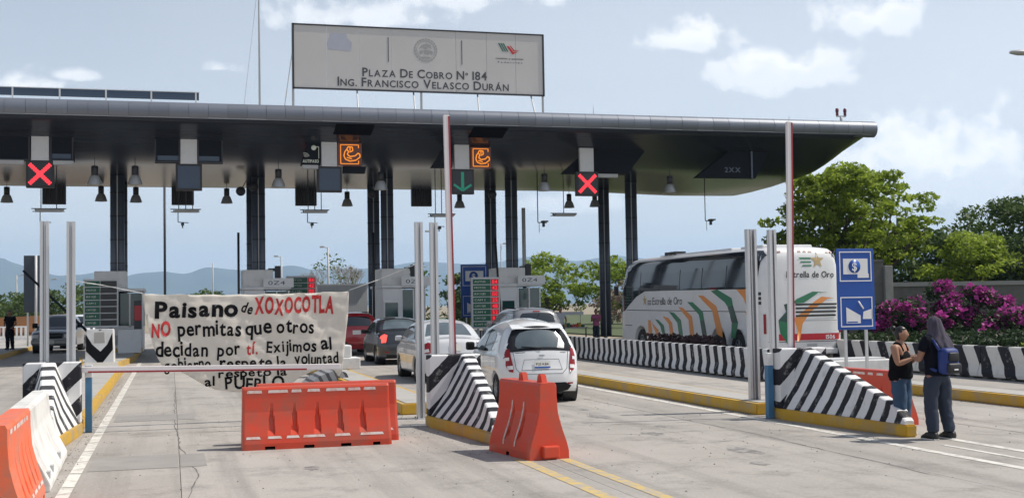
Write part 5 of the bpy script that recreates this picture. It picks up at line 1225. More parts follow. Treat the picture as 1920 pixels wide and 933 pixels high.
suv('white car facing the camera behind the grey pickup at far left', (-4.6, 68.5, 0), R(178), M['pwhite'], h=1.7)

def pickup():
    t = thing('parked_car', 'dark grey pickup truck facing the camera in the shade at far left', 'pickup', (-5.15, 62.5, 0), R(176)); a = 2.6
    c = Car([(-a+.06, .40), (-a, .55), (-a, .95), (-a+.03, 1.08), (-a+.06, 1.1)],
            [(-a+.06, 1.1), (-1.6, 1.1), (-.75, 1.12), (-.62, 1.45), (-.5, 1.68), (0, 1.72), (.35, 1.66), (.75, 1.36), (1.0, 1.15), (1.2, 1.10), (a-.45, 1.02), (a-.12, .92)],
            [(a-.12, .92), (a-.02, .72), (a, .55), (a-.05, .36)], (a-.85, -a+1.1), .36, .34, .93, r=.12, taper=(.05, .4, .12, .5), tumble=(1.12, .2, 1.2), crown=.05)
    c.body(M['pgrey'], t); c.under(t)
    for sg in (-1, 1):
        for wy in c.wheels: c.wheel(t, sg*.8, wy)
        c.side('side_window', [(.85, 1.16), (.55, 1.42), (.3, 1.56), (0, 1.58), (0, 1.15)], M['glass'], t, sg); c.side('side_window', [(-.06, 1.15), (-.06, 1.58), (-.45, 1.56), (-.56, 1.2)], M['glass'], t, sg)
        c.end('head_lamp', [(sg*x, z) for x, z in [(.55, .70), (.84, .72), (.90, .86), (.56, .86)]], M['clearlens'], t, .010, rear=False)
        b = MB(); b.box(min(sg*.90, sg*1.14), max(sg*.90, sg*1.14), .74, .84, 1.14, 1.38, bev=.035); b.build('mirror', M['rubber'], t)
    def ws(u, yy): z = c.zroof(yy); w = c.wmax(yy, z)-c.r; kk = c.crown*(1-(u/w)**2) if abs(u) < w else 0; n = c.normal(yy, z); return Vector((u, yy+n[0]*(kk+.008), z+n[1]*(kk+.008)))
    c._patch('windscreen', [(-.58, .42), (.58, .42), (.70, .98), (-.70, .98)], M['glass'], t, ws, .08)
    c.end('grille', [(-.48, .66), (.48, .66), (.5, .88), (-.5, .88)], M['rubber'], t, .008, rear=False); c.end('chrome_bar', [(-.5, .77), (.5, .77), (.5, .80), (-.5, .80)], M['rim'], t, .012, rear=False)
    b = MB(); b.box(-.88, .88, a-.06, a+.1, .42, .62, bev=.03); b.build('front_bumper', M['pgrey'], t); c.end('number_plate', [(-.16, .47), (.16, .47), (.16, .6), (-.16, .6)], M['plate'], t, .12, rear=False, step=.2)
    return t
pickup()

# ------------------------------------------------------------ coach
def coach():
    t = thing('coach', 'white coach with green and orange bands and the name Estrella de Oro', 'bus', (17.12, 30.6, 0))
    # local y: 0 at the rear, 11.15 at the front
    c = Car([(.10, .36), (.02, .5), (-.02, 1.0), (-.01, 2.0), (.06, 2.9), (.16, 3.22), (.30, 3.33)],
            [(.30, 3.33), (.9, 3.37), (4, 3.40), (8, 3.42), (9.8, 3.41), (10.35, 3.30), (10.62, 3.1)],
            [(10.62, 3.1), (10.85, 2.6), (11.05, 1.9), (11.15, 1.2), (11.15, .6), (11.08, .36)], (9.08, 2.85, 1.62), .50, .34, 1.27, r=.17, taper=(.05, .6, .10, .5), tumble=(2.3, .05, 1.3), crown=.06)
    # the two rear axles share the arch loop; wheels listed front to rear
    bw = mat('coach_white', (.70, .70, .70), .32, var=.03, coat=.4, dirt=(.52, .50, .47), dscale=.8, damt=.4)
    c.body(bw, t)
    b = MB(); b.box(-1.0, 1.0, .3, 10.8, .30, 1.2); b.build('underbody', M['black'], t)
    for sg in (-1, 1):
        for wy in c.wheels: c.wheel(t, sg*1.10, wy, .48, .27)
    og = mat('coach_orange', (.72, .26, .05), .4, coat=.3); gr = mat('coach_green', (.015, .17, .075), .4, coat=.3); dk = mat('coach_dark_green', (.012, .06, .045), .4, coat=.3)
    D = 30.55
    glass = [(41.25, 3.16), (40.6, 3.29), (31.5, 3.31), (30.62, 3.28), (30.74, 2.95), (30.86, 2.23), (31.58, 2.22), (36.69, 2.26), (39.19, 2.27), (39.98, 2.09), (40.79, 1.76), (41.08, 1.61), (41.45, 1.55), (41.55, 1.9), (41.42, 2.5)]
    for sg in (-1, 1):
        g_ = c.side('window_band', [(y-D, z) for y, z in glass], M['glass'], t, sg, .006, .12)
        c.side('tinted_pane_row', [(y-D, z) for y, z in [(40.9, 3.0), (40.9, 2.28), (39.6, 2.32), (31.5, 2.30), (31.2, 2.85), (33, 2.82), (37, 2.84), (39.5, 2.92)]], M['busglass'], g_, sg, .010, .12)
        for yy in (39.6, 37.9, 36.2, 34.5, 32.8): c.side('pane_divider', [(yy-D-.02, 2.27), (yy-D+.02, 2.27), (yy-D+.02, 2.92), (yy-D-.02, 2.92)], M['black'], g_, sg, .013, .3)
    bands = [(og, [(38.94, 1.28), (38.69, 1.26), (38.60, .9), (38.67, .45), (38.92, .45)]), (og, [(38.63, 1.19), (38.04, .96), (37.94, .5), (38.24, .5), (38.35, .91)]), (gr, [(38.32, 1.31), (38.02, 1.29), (37.56, 1.11), (37.46, .8), (37.70, .8), (37.86, 1.08)]),
             (og, [(37.65, 1.42), (37.2, 1.37), (36.87, 1.21), (36.75, .8), (37.05, .8), (37.15, 1.16)]), (gr, [(37.12, 1.57), (36.68, 1.53), (36.14, 1.3), (36.0, .8), (36.32, .8), (36.44, 1.21)]),
             (og, [(36.33, 1.72), (35.96, 1.69), (35.28, 1.42), (35.1, .8), (35.46, .8), (35.55, 1.31)]), (gr, [(35.62, 1.88), (35.2, 1.87), (34.45, 1.57), (34.36, 1.3), (34.68, 1.3), (34.76, 1.48)]), (dk, [(34.36, 1.3), (34.68, 1.3), (34.52, .8), (34.18, .8)]),
             (og, [(34.8, 2.08), (34.37, 2.06), (33.47, 1.73), (33.1, 1.02), (33.1, .8), (33.5, .9), (33.55, 1.07), (33.79, 1.61)]), (gr, [(33.85, 2.20), (33.39, 2.24), (32.43, 1.97), (32.35, 1.75), (32.72, 1.72), (32.9, 1.85)]), (dk, [(32.35, 1.75), (32.72, 1.72), (32.47, 1.25), (32.05, 1.25)]),
             (gr, [(32.05, 1.25), (32.47, 1.25), (32.52, .8), (32.25, .8)]), (og, [(32.11, 2.22), (31.54, 2.22), (31.5, 1.75), (31.68, 1.97)]), (og, [(31.62, 1.62), (31.44, 1.5), (31.2, 1.2), (31.3, 1.15)])]
    for m_, P in bands: c.side('painted_band', [(y-D, z) for y, z in P], m_, t, -1, .005, .15)
    def st(u0, z0): return lambda u, v: Vector((-(c.W(10.0-.0, 1.9))-.008 if False else -(c.W(u0-u, z0+v)+.009), u0-u, z0+v))
    text_part('lettering', 'Estrella de Oro', M['serifink'], t, st(38.52-D, 1.80), 2.5, .26, .0, slant=.12)
    def star(cx, cz, r, fn, name='star'):
        P = [(cx+(r if k % 2 == 0 else r*.40)*math.sin(2*math.pi*k/10), cz+(r if k % 2 == 0 else r*.40)*math.cos(2*math.pi*k/10)) for k in range(10)]
        b = MB(); V = [fn(*p) for p in P]+[fn(cx, cz)]; b.mesh(V, [(i, (i+1) % 10, 10) for i in range(10)]); b.build(name, mat('gold_star', (.45, .33, .16), .4), t)
    star(39.2-D, 1.95, .2, lambda y, z: Vector((-(c.W(y, z)+.009), y, z)))
    for k in range(3): c.side('star_line', [(38.95-D, 1.80+k*.06), (38.62-D, 1.80+k*.06), (38.62-D, 1.83+k*.06), (38.95-D, 1.83+k*.06)], M['serifink'], t, -1, .007, .3)
    seam(c, [(10.4, 1.62), (.4, 1.57)], t, -1, .02); seam(c, [(10.6, 1.08), (9.9, 1.08)], t, -1, .02)
    c.side('side_grille', [(31.15-D, .5), (31.5-D, .5), (31.5-D, 1.2), (31.15-D, 1.2)], M['black'], t, -1)
    for k in range(3): c.side('vent_hole', [(.06+.05, 2.12-k*.13), (.28, 2.12-k*.13), (.28, 2.03-k*.13), (.11, 2.03-k*.13)], M['black'], t, -1, .006, .3)
    b = MB(); b.box(-.95, .95, 2.5, 8.0, 3.38, 3.47, bev=.03); b.box(-.8, .8, .8, 2.2, 3.36, 3.48, bev=.04); b.build('roof_unit', bw, t)
    b = MB()
    for k in range(3): b.box(-.98, -.6, 6.6+k*.35, 6.8+k*.35, 3.45, 3.56)
    b.build('roof_vent', M['black'], t)
    b = MB(); b.path([(-1.2, 10.8, 2.75), (-1.42, 11.05, 2.7), (-1.42, 11.05, 2.45)], .02, 8); b.box(-1.5, -1.34, 10.98, 11.1, 2.15, 2.5, bev=.03); b.build('mirror', M['black'], t)
    b = MB(); b.path([(1.2, 10.8, 2.75), (1.42, 11.05, 2.7), (1.42, 11.05, 2.45)], .02, 8); b.box(1.34, 1.5, 10.98, 11.1, 2.15, 2.5, bev=.03); b.build('mirror', M['black'], t)
    c.end('windscreen', [(-1.05, 1.5), (1.05, 1.5), (1.02, 3.0), (-1.02, 3.0)], M['glass'], t, .008, rear=False, step=.12)
    c.end('head_lamp', [(-1.1, .7), (-.8, .7), (-.8, .9), (-1.1, .9)], M['clearlens'], t, .01, rear=False); c.end('head_lamp', [(.8, .7), (1.1, .7), (1.1, .9), (.8, .9)], M['clearlens'], t, .01, rear=False)
    # rear face: local x = world X - 17.12
    X = lambda v: v-17.12
    def E(name, P, m_, off=.008, step=.12): return c.end(name, [(X(a), z) for a, z in P], m_, t, off, True, step)
    E('red_stripe', [(16.20, .76), (18.22, .76), (18.22, .94), (16.20, .94)], mat('coach_red', (.48, .02, .03), .4), .007)
    E('painted_band', [(16.69, 1.81), (16.49, 1.76), (16.55, 1.56), (16.31, 1.32), (16.59, 1.25), (16.68, 1.41)], dk, .010); E('painted_band', [(16.31, 1.32), (16.59, 1.25), (16.58, 1.02), (16.60, .9), (16.66, .72), (16.58, .66), (16.36, .97)], gr, .011)
    E('painted_band', [(16.69, 1.78), (16.91, 1.92), (17.39, 2.11), (17.62, 2.10), (17.1, 1.8)], gr, .010); E('painted_band', [(17.42, 2.11), (17.9, 2.08), (17.62, 2.07)], gr, .011)
    E('painted_band', [(16.88, 1.05), (16.80, 1.36), (17.42, 1.82), (17.66, 1.96), (17.90, 1.93), (17.3, 1.55), (17.04, 1.21), (16.95, .75), (16.88, .72)], og, .009); E('painted_band', [(17.66, 1.97), (18.1, 1.92), (17.8, 1.90)], og, .010)
    for k in range(4): z = 1.78-k*.105; E('engine_louvre', [(16.84, z-.05), (18.16-k*.015, z-.05), (18.18-k*.015, z), (16.84, z)], M['black'], .013)
    for k in range(3): E('green_speed_line', [(17.0+k*.05, 3.02-k*.10), (17.42, 3.02-k*.10), (17.42, 3.06-k*.10), (17.05+k*.05, 3.06-k*.10)], gr, .008)
    star(X(17.62), 2.98, .23, lambda u, z: c.end_pt(u, z, .010, True))
    text_part('lettering', 'Estrella de Oro', M['serifink'], t, lambda u, v: c.end_pt(X(16.60)+u, 2.51+v, .010), 1.52, .18, .022, slant=.12)
    text_part('fleet_number', '1506', M['whiteclean'], t, lambda u, v: c.end_pt(X(17.78)+u, .785+v, .014), .30, .115, .022)
    for a, b_ in ((16.25, 16.37), (16.42, 16.52), (17.05, 17.15), (17.22, 17.32), (17.38, 17.5), (17.95, 18.04), (18.08, 18.16)): E('marker_lamp', [(a, 3.20), (b_, 3.20), (b_, 3.24), (a, 3.24)], mat('dim_red_marker', (.16, .02, .02), .4), .012)
    seam(c, [(-.88, 1.88), (-.88, .6)], t, end=True, w=.015); seam(c, [(-.5, 1.30), (1.05, 1.30)], t, end=True, w=.008); seam(c, [(-1.1, .72), (1.1, .72)], t, end=True, w=.015)
    E('rear_panel', [(17.18, .48), (17.5, .48), (17.5, .66), (17.18, .66)], M['grey'], .010)
    b = MB(); b.box(-1.15, 1.15, -.10, .06, .36, .52, bev=.03); b.build('rear_bumper', bw, t)
    for x in (-1.17, 1.17): b = MB(); b.box(x-.03, x+.03, .02, .10, .95, 1.5, bev=.01); b.build('tail_light', M['redlens'], t)
    return t
coach()
# ------------------------------------------------------------ vegetation
def leaf_mat(name, c0, c1, trans=.35):
    m = bpy.data.materials.new(name); m.use_nodes = True; nt = m.node_tree; N = nt.nodes; L = nt.links; b = N['Principled BSDF']; b.inputs['Roughness'].default_value = .55; b.inputs['Specular IOR Level'].default_value = .3
    g_ = N.new('ShaderNodeNewGeometry'); n = N.new('ShaderNodeTexNoise'); n.inputs['Scale'].default_value = .9; n.inputs['Detail'].default_value = 3; L.new(g_.outputs['Position'], n.inputs['Vector'])
    a = N.new('ShaderNodeMath'); a.operation = 'MULTIPLY_ADD'; a.inputs[1].default_value = .5; L.new(g_.outputs['Random Per Island'], a.inputs[0]); L.new(n.outputs[0], a.inputs[2])
    r = N.new('ShaderNodeMapRange'); r.inputs[1].default_value = .4; r.inputs[2].default_value = 1.1; L.new(a.outputs[0], r.inputs[0])
    mx = N.new('ShaderNodeMix'); mx.data_type = 'RGBA'; mx.inputs[6].default_value = (*c0, 1); mx.inputs[7].default_value = (*c1, 1); L.new(r.outputs[0], mx.inputs[0]); L.new(mx.outputs[2], b.inputs['Base Color'])
    tr = N.new('ShaderNodeBsdfTranslucent'); L.new(mx.outputs[2], tr.inputs[0]); ms = N.new('ShaderNodeMixShader'); ms.inputs[0].default_value = trans; L.new(b.outputs[0], ms.inputs[1]); L.new(tr.outputs[0], ms.inputs[2]); L.new(ms.outputs[0], N['Material Output'].inputs[0]); return m
M['leaf_light'] = leaf_mat('light_green_foliage', (.12, .18, .018), (.38, .48, .065), .55)
M['leaf_mid'] = leaf_mat('mid_green_foliage', (.05, .085, .02), (.12, .18, .045))
M['leaf_dark'] = leaf_mat('dark_green_foliage', (.02, .042, .016), (.055, .085, .03), .25)
M['leaf_dry'] = leaf_mat('dry_twiggy_foliage', (.16, .12, .085), (.28, .21, .16), .1)
M['leaf_plum'] = leaf_mat('plum_shrub_foliage', (.035, .02, .022), (.10, .055, .055), .1)
M['petal'] = leaf_mat('magenta_bracts', (.24, .015, .15), (.60, .09, .42), .35)
M['bark'] = mat('grey_brown_bark', (.11, .085, .065), .9, var=.3, vscale=8, bump=.5)
def leaves(name, P, size, m, parent, seed=1, flat=.35, aspect=.5):
    """one mesh of small pointed leaf faces at points P"""
    rg = np.random.default_rng(seed); n = len(P); P = np.asarray(P, dtype=np.float64)
    d = rg.normal(size=(n, 3)); d[:, 2] *= .6; d /= np.linalg.norm(d, axis=1)[:, None]
    k = rg.normal(size=(n, 3)); k[:, 2] += flat*3; w = np.cross(d, k); w /= (np.linalg.norm(w, axis=1)[:, None]+1e-9)
    s = size*np.clip(rg.lognormal(0, .42, size=(n, 1)), .35, 2.4); a = P-d*s; c = P+d*s; b = P+w*s*aspect+d*s*.1; e = P-w*s*aspect+d*s*.1
    V = np.stack([a, b, c, e], 1).reshape(-1, 3)
    me = bpy.data.meshes.new(name); me.vertices.add(4*n); me.vertices.foreach_set('co', V.astype(np.float32).ravel())
    me.loops.add(4*n); me.loops.foreach_set('vertex_index', np.arange(4*n, dtype=np.int32)); me.polygons.add(n)
    me.polygons.foreach_set('loop_start', np.arange(0, 4*n, 4, dtype=np.int32)); me.polygons.foreach_set('loop_total', np.full(n, 4, dtype=np.int32)); me.update(calc_edges=True); me.validate()
    me.materials.append(m); o = bpy.data.objects.new(name, me); COL.objects.link(o); o.parent = parent; return o
def cluster_points(centers, radii, per, seed, squash=.7, hollow=.45):
    rg = np.random.default_rng(seed); out = []
    for (c, r, n) in zip(centers, radii, per):
        v = rg.normal(size=(n, 3)); v /= np.linalg.norm(v, axis=1)[:, None]; rad = r*(hollow+(1-hollow)*rg.random((n, 1))**.6)
        p = v*rad; p[:, 2] *= squash; out.append(p+np.asarray(c))
    return np.concatenate(out)
def tree(label, loc, spread, h0, h1, m, n_cl, per, leaf, seed, group=None, name='tree', clr=(.5, .9), trunk_r=.16, sq=.6, twigs=True):
    t = thing(name, label, 'tree', loc, 0, group); rg = np.random.default_rng(seed); b = MB()
    ends = []; rnd = random.Random(seed)
    def limb(p, d, l, r, lv):
        q = p+d*l; b.tube(p, q, r, r*.68, n=6, caps=False)
        if lv == 0: ends.append(q); return
        for k in range(3 if lv > 1 else 2):
            a = rnd.uniform(0, 6.28); sp = rnd.uniform(.45, .85); dd = (d+Vector((math.cos(a)*sp, math.sin(a)*sp, rnd.uniform(-.1, .35)))).normalized(); limb(q, dd, l*rnd.uniform(.6, .8), r*.62, lv-1)
    H = h1-h0
    for k in range(rnd.choice((2, 3))):
        a = rnd.uniform(0, 6.28); limb(Vector((0, 0, -.1)), Vector((math.cos(a)*.35, math.sin(a)*.35, 1)).normalized(), h0*.62+H*.10, trunk_r, 3)
    b.build('trunk', M['bark'], t)
    C = []; Rr = []; N_ = []
    for i in range(n_cl):
        a = rg.uniform(0, 2*math.pi); rr = rg.random()**.55; zz = rg.uniform(-1, 1)
        wz = math.sqrt(max(.05, 1-zz*zz*.9)) if zz > 0 else math.sqrt(max(.15, 1-zz*zz*.55))
        c = (spread*rr*wz*math.cos(a), spread*rr*wz*math.sin(a), h0+H*.5+H*.45*zz+rg.normal()*.12)
        r = rg.uniform(*clr)*(.75+.25*(1-rr)); C.append(c); Rr.append(r); N_.append(max(8, int(per*(r/clr[1])**2)))
    leaves('crown', cluster_points(C, Rr, N_, seed, sq), leaf, m, t, seed)
    return t
tree('large bright green tree behind the coach, right of the canopy end', (33.3, 54.5, 0), 4.3, 3.3, 8.7, M['leaf_light'], 230, 330, .10, 11, 'trees beyond the right verge', clr=(.45, .95), trunk_r=.22, sq=.45)
tree('dark green tree rising at the right edge of the picture', (44.5, 55, 0), 5.0, 1.4, 7.3, M['leaf_mid'], 230, 300, .09, 12, 'trees beyond the right verge', clr=(.6, 1.1), trunk_r=.2, sq=.6)
tree('yellowish green lower tree above the garden wall', (37.6, 50, 0), 2.9, 1.8, 4.9, M['leaf_light'], 70, 340, .09, 13, 'trees beyond the right verge', clr=(.5, .9), sq=.55)
tree('mid green tree between the bright tree and the dark one', (41.2, 60, 0), 4.2, 1.2, 5.8, M['leaf_mid'], 90, 340, .11, 14, 'trees beyond the right verge', clr=(.6, 1.1))
tree('dark tree filling the gap behind the blue sign', (33.0, 60, 0), 4.5, .8, 4.6, M['leaf_dark'], 90, 320, .12, 15, 'trees beyond the right verge', clr=(.6, 1.1))
tree('dark tree at the far right above the bougainvillea', (40, 47, 0), 3.5, 1.5, 4.4, M['leaf_dark'], 80, 320, .10, 16, 'trees beyond the right verge', clr=(.5, 1.0))
# trees seen under the canopy
for i, (x, y, sp, h0, h1, m, lab) in enumerate([(32.6, 104, 4.2, 1.0, 6.4, 'leaf_light', 'light green tree between the two right columns, left part'), (37.6, 101, 3.6, .6, 6.0, 'leaf_light', 'light green tree just left of the rightmost front column'), (41.3, 98, 3.4, .6, 5.4, 'leaf_mid', 'green tree glimpsed right of the rightmost columns, before the coach'), (20.2, 100, 2.6, .5, 5.4, 'leaf_mid', 'thin green tree seen between the middle posts'),
                                             (24.3, 100, 2.3, .4, 4.6, 'leaf_mid', 'small tree behind the blue sign and digit board')]):
    tree(lab, (x, y, 0), sp, h0, h1, M[m], 60 if i != 3 else 26, 260 if i != 3 else 70, .13, 30+i, 'trees far behind the plaza', clr=(.6, 1.1))
t = tree('sparse bare branched tree with a few pale leaves left of the third column pair', (12.4, 95, 0), 3.0, 1.4, 6.0, M['leaf_mid'], 40, 30, .10, 41, clr=(.5, .9))
t2 = MB(); rnd = random.Random(5)
def twig(p, d, l, r, lv, b):
    q = p+d*l; b.tube(p, q, r, r*.7, n=4, caps=False)
    if lv:
        for k in range(3): twig(q, (d+Vector((rnd.uniform(-.7, .7), rnd.uniform(-.7, .7), rnd.uniform(-.1, .4)))).normalized(), l*.72, r*.62, lv-1, b)
for k in range(5): twig(Vector((0, 0, .6)), Vector((rnd.uniform(-.8, .8), rnd.uniform(-.5, .5), 1)).normalized(), 1.7, .07, 4, t2)
t2.build('branches', mat('pale_bark', (.30, .27, .23), .9), t)
for i in range(9):
    x = -33+i*3.4; tree('green bush, '+['at the far left edge', 'behind the shaded guard', 'left of the sign back', 'right of the sign back', 'behind the left steel post', 'between the two left steel posts', 'right of the second left steel post', 'behind the left tariff board', 'right of the left booth'][i]+', far behind the plaza', (x+10 if i > 7 else x, 128+(i % 3)*6, 0), 3.6, .3, 3.6+1.5*((i*37) % 5)/5+(1.5 if i < 3 else 0), M['leaf_mid'], 45, 150, .17, 60+i, 'bushes behind the left lanes', name='bush', clr=(.8, 1.4))
tree('brown dry shrub in front of the light green trees under the canopy', (33.3, 84, 0), 3.4, .1, 3.6, M['leaf_dry'], 60, 170, .10, 80, None, 'bush', clr=(.5, .9))
# plum hedge before the coach
def hedge(label, x0, x1, y0, y1, h, m, n, leaf, seed, grp=None, cat='hedge', name='hedge'):
    t = thing(name, label, cat, ((x0+x1)/2, (y0+y1)/2, 0), 0, grp); rg = np.random.default_rng(seed)
    P = np.stack([rg.uniform(-(x1-x0)/2, (x1-x0)/2, n), rg.uniform(-(y1-y0)/2, (y1-y0)/2, n), h*rg.random(n)**.7], 1); P[:, 2] *= .82+.18*np.sin(P[:, 1]*2.3+seed)
    leaves('foliage', P, leaf, m, t, seed); b = MB()
    for k in range(8): xx, yy = rg.uniform(-(x1-x0)/2.5, (x1-x0)/2.5), rg.uniform(-(y1-y0)/2.3, (y1-y0)/2.3); b.tube((xx, yy, 0), (xx+.1, yy, h*.8), .02, n=5)
    b.build('stem', M['bark'], t); return t
hedge('low clipped plum coloured hedge between the striped dividers and the coach wheels', 14.3, 15.2, 30.8, 35.3, .92, M['leaf_plum'], 9000, .05, 3)
# ------------------------------------------------------------ bougainvillea, garden wall, building
def bougain(label, x, y, w, h, seed, top=.0):
    t = thing('bougainvillea', label, 'shrub', (x, y, 0), 0, 'bougainvillea bushes along the wall'); rg = np.random.default_rng(seed); C = []; Rr = []; Nn = []; C2 = []; R2 = []; N2 = []
    for i in range(46):
        a = rg.uniform(-1, 1); zz = rg.random(); xx = a*w; hh = h*(1-.5*a*a)*zz; yy = rg.uniform(-.9, .9)
        C.append((xx, yy, hh)); Rr.append(rg.uniform(.3, .55)); Nn.append(260)
        if zz > .35 and rg.random() < .85: C2.append((xx+rg.normal()*.1, yy-.25, hh+.08)); R2.append(rg.uniform(.22, .5)); N2.append(int(rg.uniform(30, 170)))
    leaves('foliage', cluster_points(C, Rr, Nn, seed, .8, .2), .055, M['leaf_dark'], t, seed); leaves('blossom', cluster_points(C2, R2, N2, seed+1, .7, .4), .055, M['petal'], t, seed+1, aspect=.8)
    b = MB()
    for k in range(5): b.tube((rg.uniform(-.3, .3), 0, 0), (rg.uniform(-w, w)*.6, 0, h*.7), .035, .015, n=5)
    b.build('stem', M['bark'], t)
bougain('magenta bougainvillea left of the woman\'s head', 26.2, 39.2, 1.5, 1.7, 91); bougain('magenta bougainvillea between the heads of the two people, tallest', 27.9, 38.2, 1.9, 2.3, 92)
bougain('bright magenta bougainvillea right of the hooded man', 28.4, 35.6, 1.6, 1.5, 93); bougain('magenta bougainvillea at the right edge of the picture', 31.2, 37.2, 1.8, 1.8, 94); bougain('dark leaved bougainvillea low behind the divider at the right edge', 30.0, 34.2, 1.7, 1.2, 95)
hedge('bright green weeds behind the right dividers', 25.2, 27.2, 30.5, 31.8, .55, M['leaf_light'], 2500, .06, 5, cat='plant', name='weeds')
hedge('dark green undergrowth in front of the bougainvillea', 20.5, 31, 32.8, 34.5, .8, M['leaf_dark'], 16000, .06, 6, cat='undergrowth', name='undergrowth')
wm = mat('weathered_grey_wall', (.13, .122, .112), .85, dirt=(.07, .066, .062), dscale=1.1, damt=.8, bump=.3)
t = thing('garden_wall', 'grey garden wall with a pale coping behind the bougainvillea', 'wall', (27.9, 43.0, 0), R(-8))
b = MB(); b.box(0, 14, 0, .25, 0, 2.35); b.build('wall', wm, t); b = MB(); b.box(-.05, 14, -.07, .32, 2.35, 2.52); b.build('coping', mat('pale_coping', (.27, .26, .24), .8), t); b = MB()
for k in range(4): b.box(k*3.4+3.2, k*3.4+3.6, -.1, -.002, 0, 2.35)
b.build('pier', wm, t)
t = thing('grey_building', 'dark grey block building with tall narrow windows behind the blue sign', 'building', (24.6, 43.2, 0), R(-4)); b = MB(); b.box(-1.0, 3.1, 0, 3, 0, 3.35); b.build('wall', wm, t); b = MB(); b.box(3.1, 3.45, -.15, 3, 0, 3.2, bev=.02); b.build('corner_pier', mat('grey_plaster', (.27, .26, .245), .8, dirt=(.15, .15, .14), damt=.6), t)
for k in range(7): x = -.8+k*.36; b = MB(); b.box(x, x+.17, -.03, .01, .55, 1.75); b.build('window', M['glass'], t)
b = MB(); b.box(-1.05, 3.1, -.06, 3, 3.35, 3.45); b.build('parapet', wm, t)
for k in range(5): b = MB(); b.box(-1.0, 3.1, -.012, .0, .1+k*.65, .115+k*.65); b.build('block_course', M['joint'], t)

# ------------------------------------------------------------ lamp posts and poles
def street_lamp(label, x, y, h, arm=-1.1, two=False, r=.07):
    t = thing('street_lamp', label, 'street lamp', (x, y, 0), 0, 'street lamps beyond the plaza'); b = MB(); b.tube((0, 0, 0), (0, 0, h), r*1.3, r, n=8); b.build('pole', M['grey'], t)
    b = MB(); b.tube((0, 0, h-.05), (arm*.6, 0, h), .03, n=6); b.box(min(arm*.45, arm), max(arm*.45, arm), -.12, .12, h-.04, h+.10, bev=.03); b.build('lamp_head', M['grey'], t)
street_lamp('street lamp with its arm to the left, above the bare tree', 11.25, 90, 6.35, -.6); street_lamp('shorter street lamp right of the second booth', 8.7, 100, 6.1, -.6); street_lamp('street lamp seen between the middle steel posts', 19.3, 90, 7.5, -.7, r=.1)
street_lamp('thin street lamp between the fourth and fifth column', 30.0, 110, 7.6, .5)
for i in range(6): street_lamp('small street lamp at far left, number %s from the picture edge' % ['one', 'two', 'three', 'four', 'five', 'six'][i] if False else ['small street lamp nearest the left picture edge', 'small street lamp second from the left picture edge', 'small street lamp just left of the sign back', 'small street lamp hidden partly by the sign back', 'small street lamp behind the left steel post', 'small street lamp right of the left steel posts'][i], -16.5+i*2.0-[0, .2, .1, .4, .2, .9][i], 120+i*9, [5.9, 5.6, 5.4, 5.3, 5.2, 5.1][i], .9)
t = thing('thin_pole', 'tall thin pole between the left booth and the second column pair', 'pole', (-.3, 70, 0)); b = MB(); b.tube((0, 0, 0), (0, 0, 9.2), .07, n=8); b.build('pole', M['rod'], t)
t = thing('thin_pole', 'thin pole rising behind the banner', 'pole', (3.6, 110, 0)); b = MB(); b.tube((0, 0, 0), (0, 0, 6.0), .05, n=8); b.build('pole', M['grey'], t)
t = thing('light_column', 'pale grey pole beside the rightmost front column', 'pole', (22.7, 62, 0)); b = MB(); b.tube((0, 0, 0), (0, 0, 7.9), .11, n=10); b.build('pole', M['lightgrey'], t)
t = thing('light_column', 'pale grey pole beside the fourth column pair', 'pole', (15.6, 53.2, 0)); b = MB(); b.tube((0, 0, 0), (0, 0, 6.3), .09, n=10); b.build('pole', M['grey'], t)
t = thing('street_lamp', 'lamp head reaching into the picture at the top right', 'street lamp', (26.2, 30, 0), 0, 'street lamps beyond the plaza'); b = MB(); b.tube((0, 0, 0), (0, 0, 9.0), .11, .07, n=10); b.path([(0, 0, 8.9), (-.9, 0, 9.15), (-1.8, 0, 9.08)], .04, 8); b.build('pole', M['galv'], t); b = MB(); b.lathe([(0, -.32), (.09, -.28), (.15, -.05), (.14, .2), (.06, .34), (0, .36)], (0, 0, 0), 'X', 14); o = b.build('lamp_head', M['grey'], t); o.location = (-2.05, 0, 9.05); o.scale = (1.1, 1, .55)
# things far back on the left
t = thing('safety_fence', 'white slatted barrier on the far left roadside, behind the guard', 'barrier', (-11.6, 92, 0)); b = MB(); b.box(-1.6, 1.8, 0, .1, 0, .12).box(-1.6, 1.8, 0, .1, .85, .95)
for k in range(12): b.box(-1.55+k*.29, -1.42+k*.29, -.01, .11, .1, .86)
b.build('slats', M['whiteclean'], t)
t = thing('earth_bank', 'orange brown earth bank behind the far left roadside', 'bank', (-14.0, 112, 0)); b = MB(); b.prism([(-4, 0), (10, 0), (9, 1.2), (5, 1.7), (0, 1.5), (-3, .9)], 0, 6, 'XZ', bev=.2); b.build('earth', mat('orange_earth', (.36, .17, .075), .9, var=.3, vscale=1, bump=.5), t)
t = thing('low_wall', 'grey shed roofline and wall behind the dark car and the red one', 'building', (7.3, 63, 0)); b = MB(); b.box(0, 2.6, 0, 3, 0, 3.0); b.build('wall', mat('corrugated_grey', (.72, .73, .74), .6, stretch=(12, 1, .2), var=.25), t); b = MB(); b.box(-.1, 2.7, -.1, 3.1, 3.0, 3.1); b.build('roof', M['lightgrey'], t)
t = thing('vendor_stall', 'low table with colourful goods beside the seated people, beyond the grey sport utility car', 'stall', (17.5, 54.0, 0)); b = MB(); b.box(0, 1.4, 0, .6, .72, .78); b.build('table_top', M['grey'], t)
for sx in (.05, 1.3): b = MB(); b.box(sx, sx+.05, .05, .1, 0, .72); b.build('leg', M['rod'], t)
for k in range(7): b = MB(); b.box(.05+k*.18, .18+k*.18, .05, .3, .78, .78+.1+.05*(k % 3), bev=.01); b.build('goods', [M['orange'], M['yellow'], M['green'], M['redink']][k % 4], t)
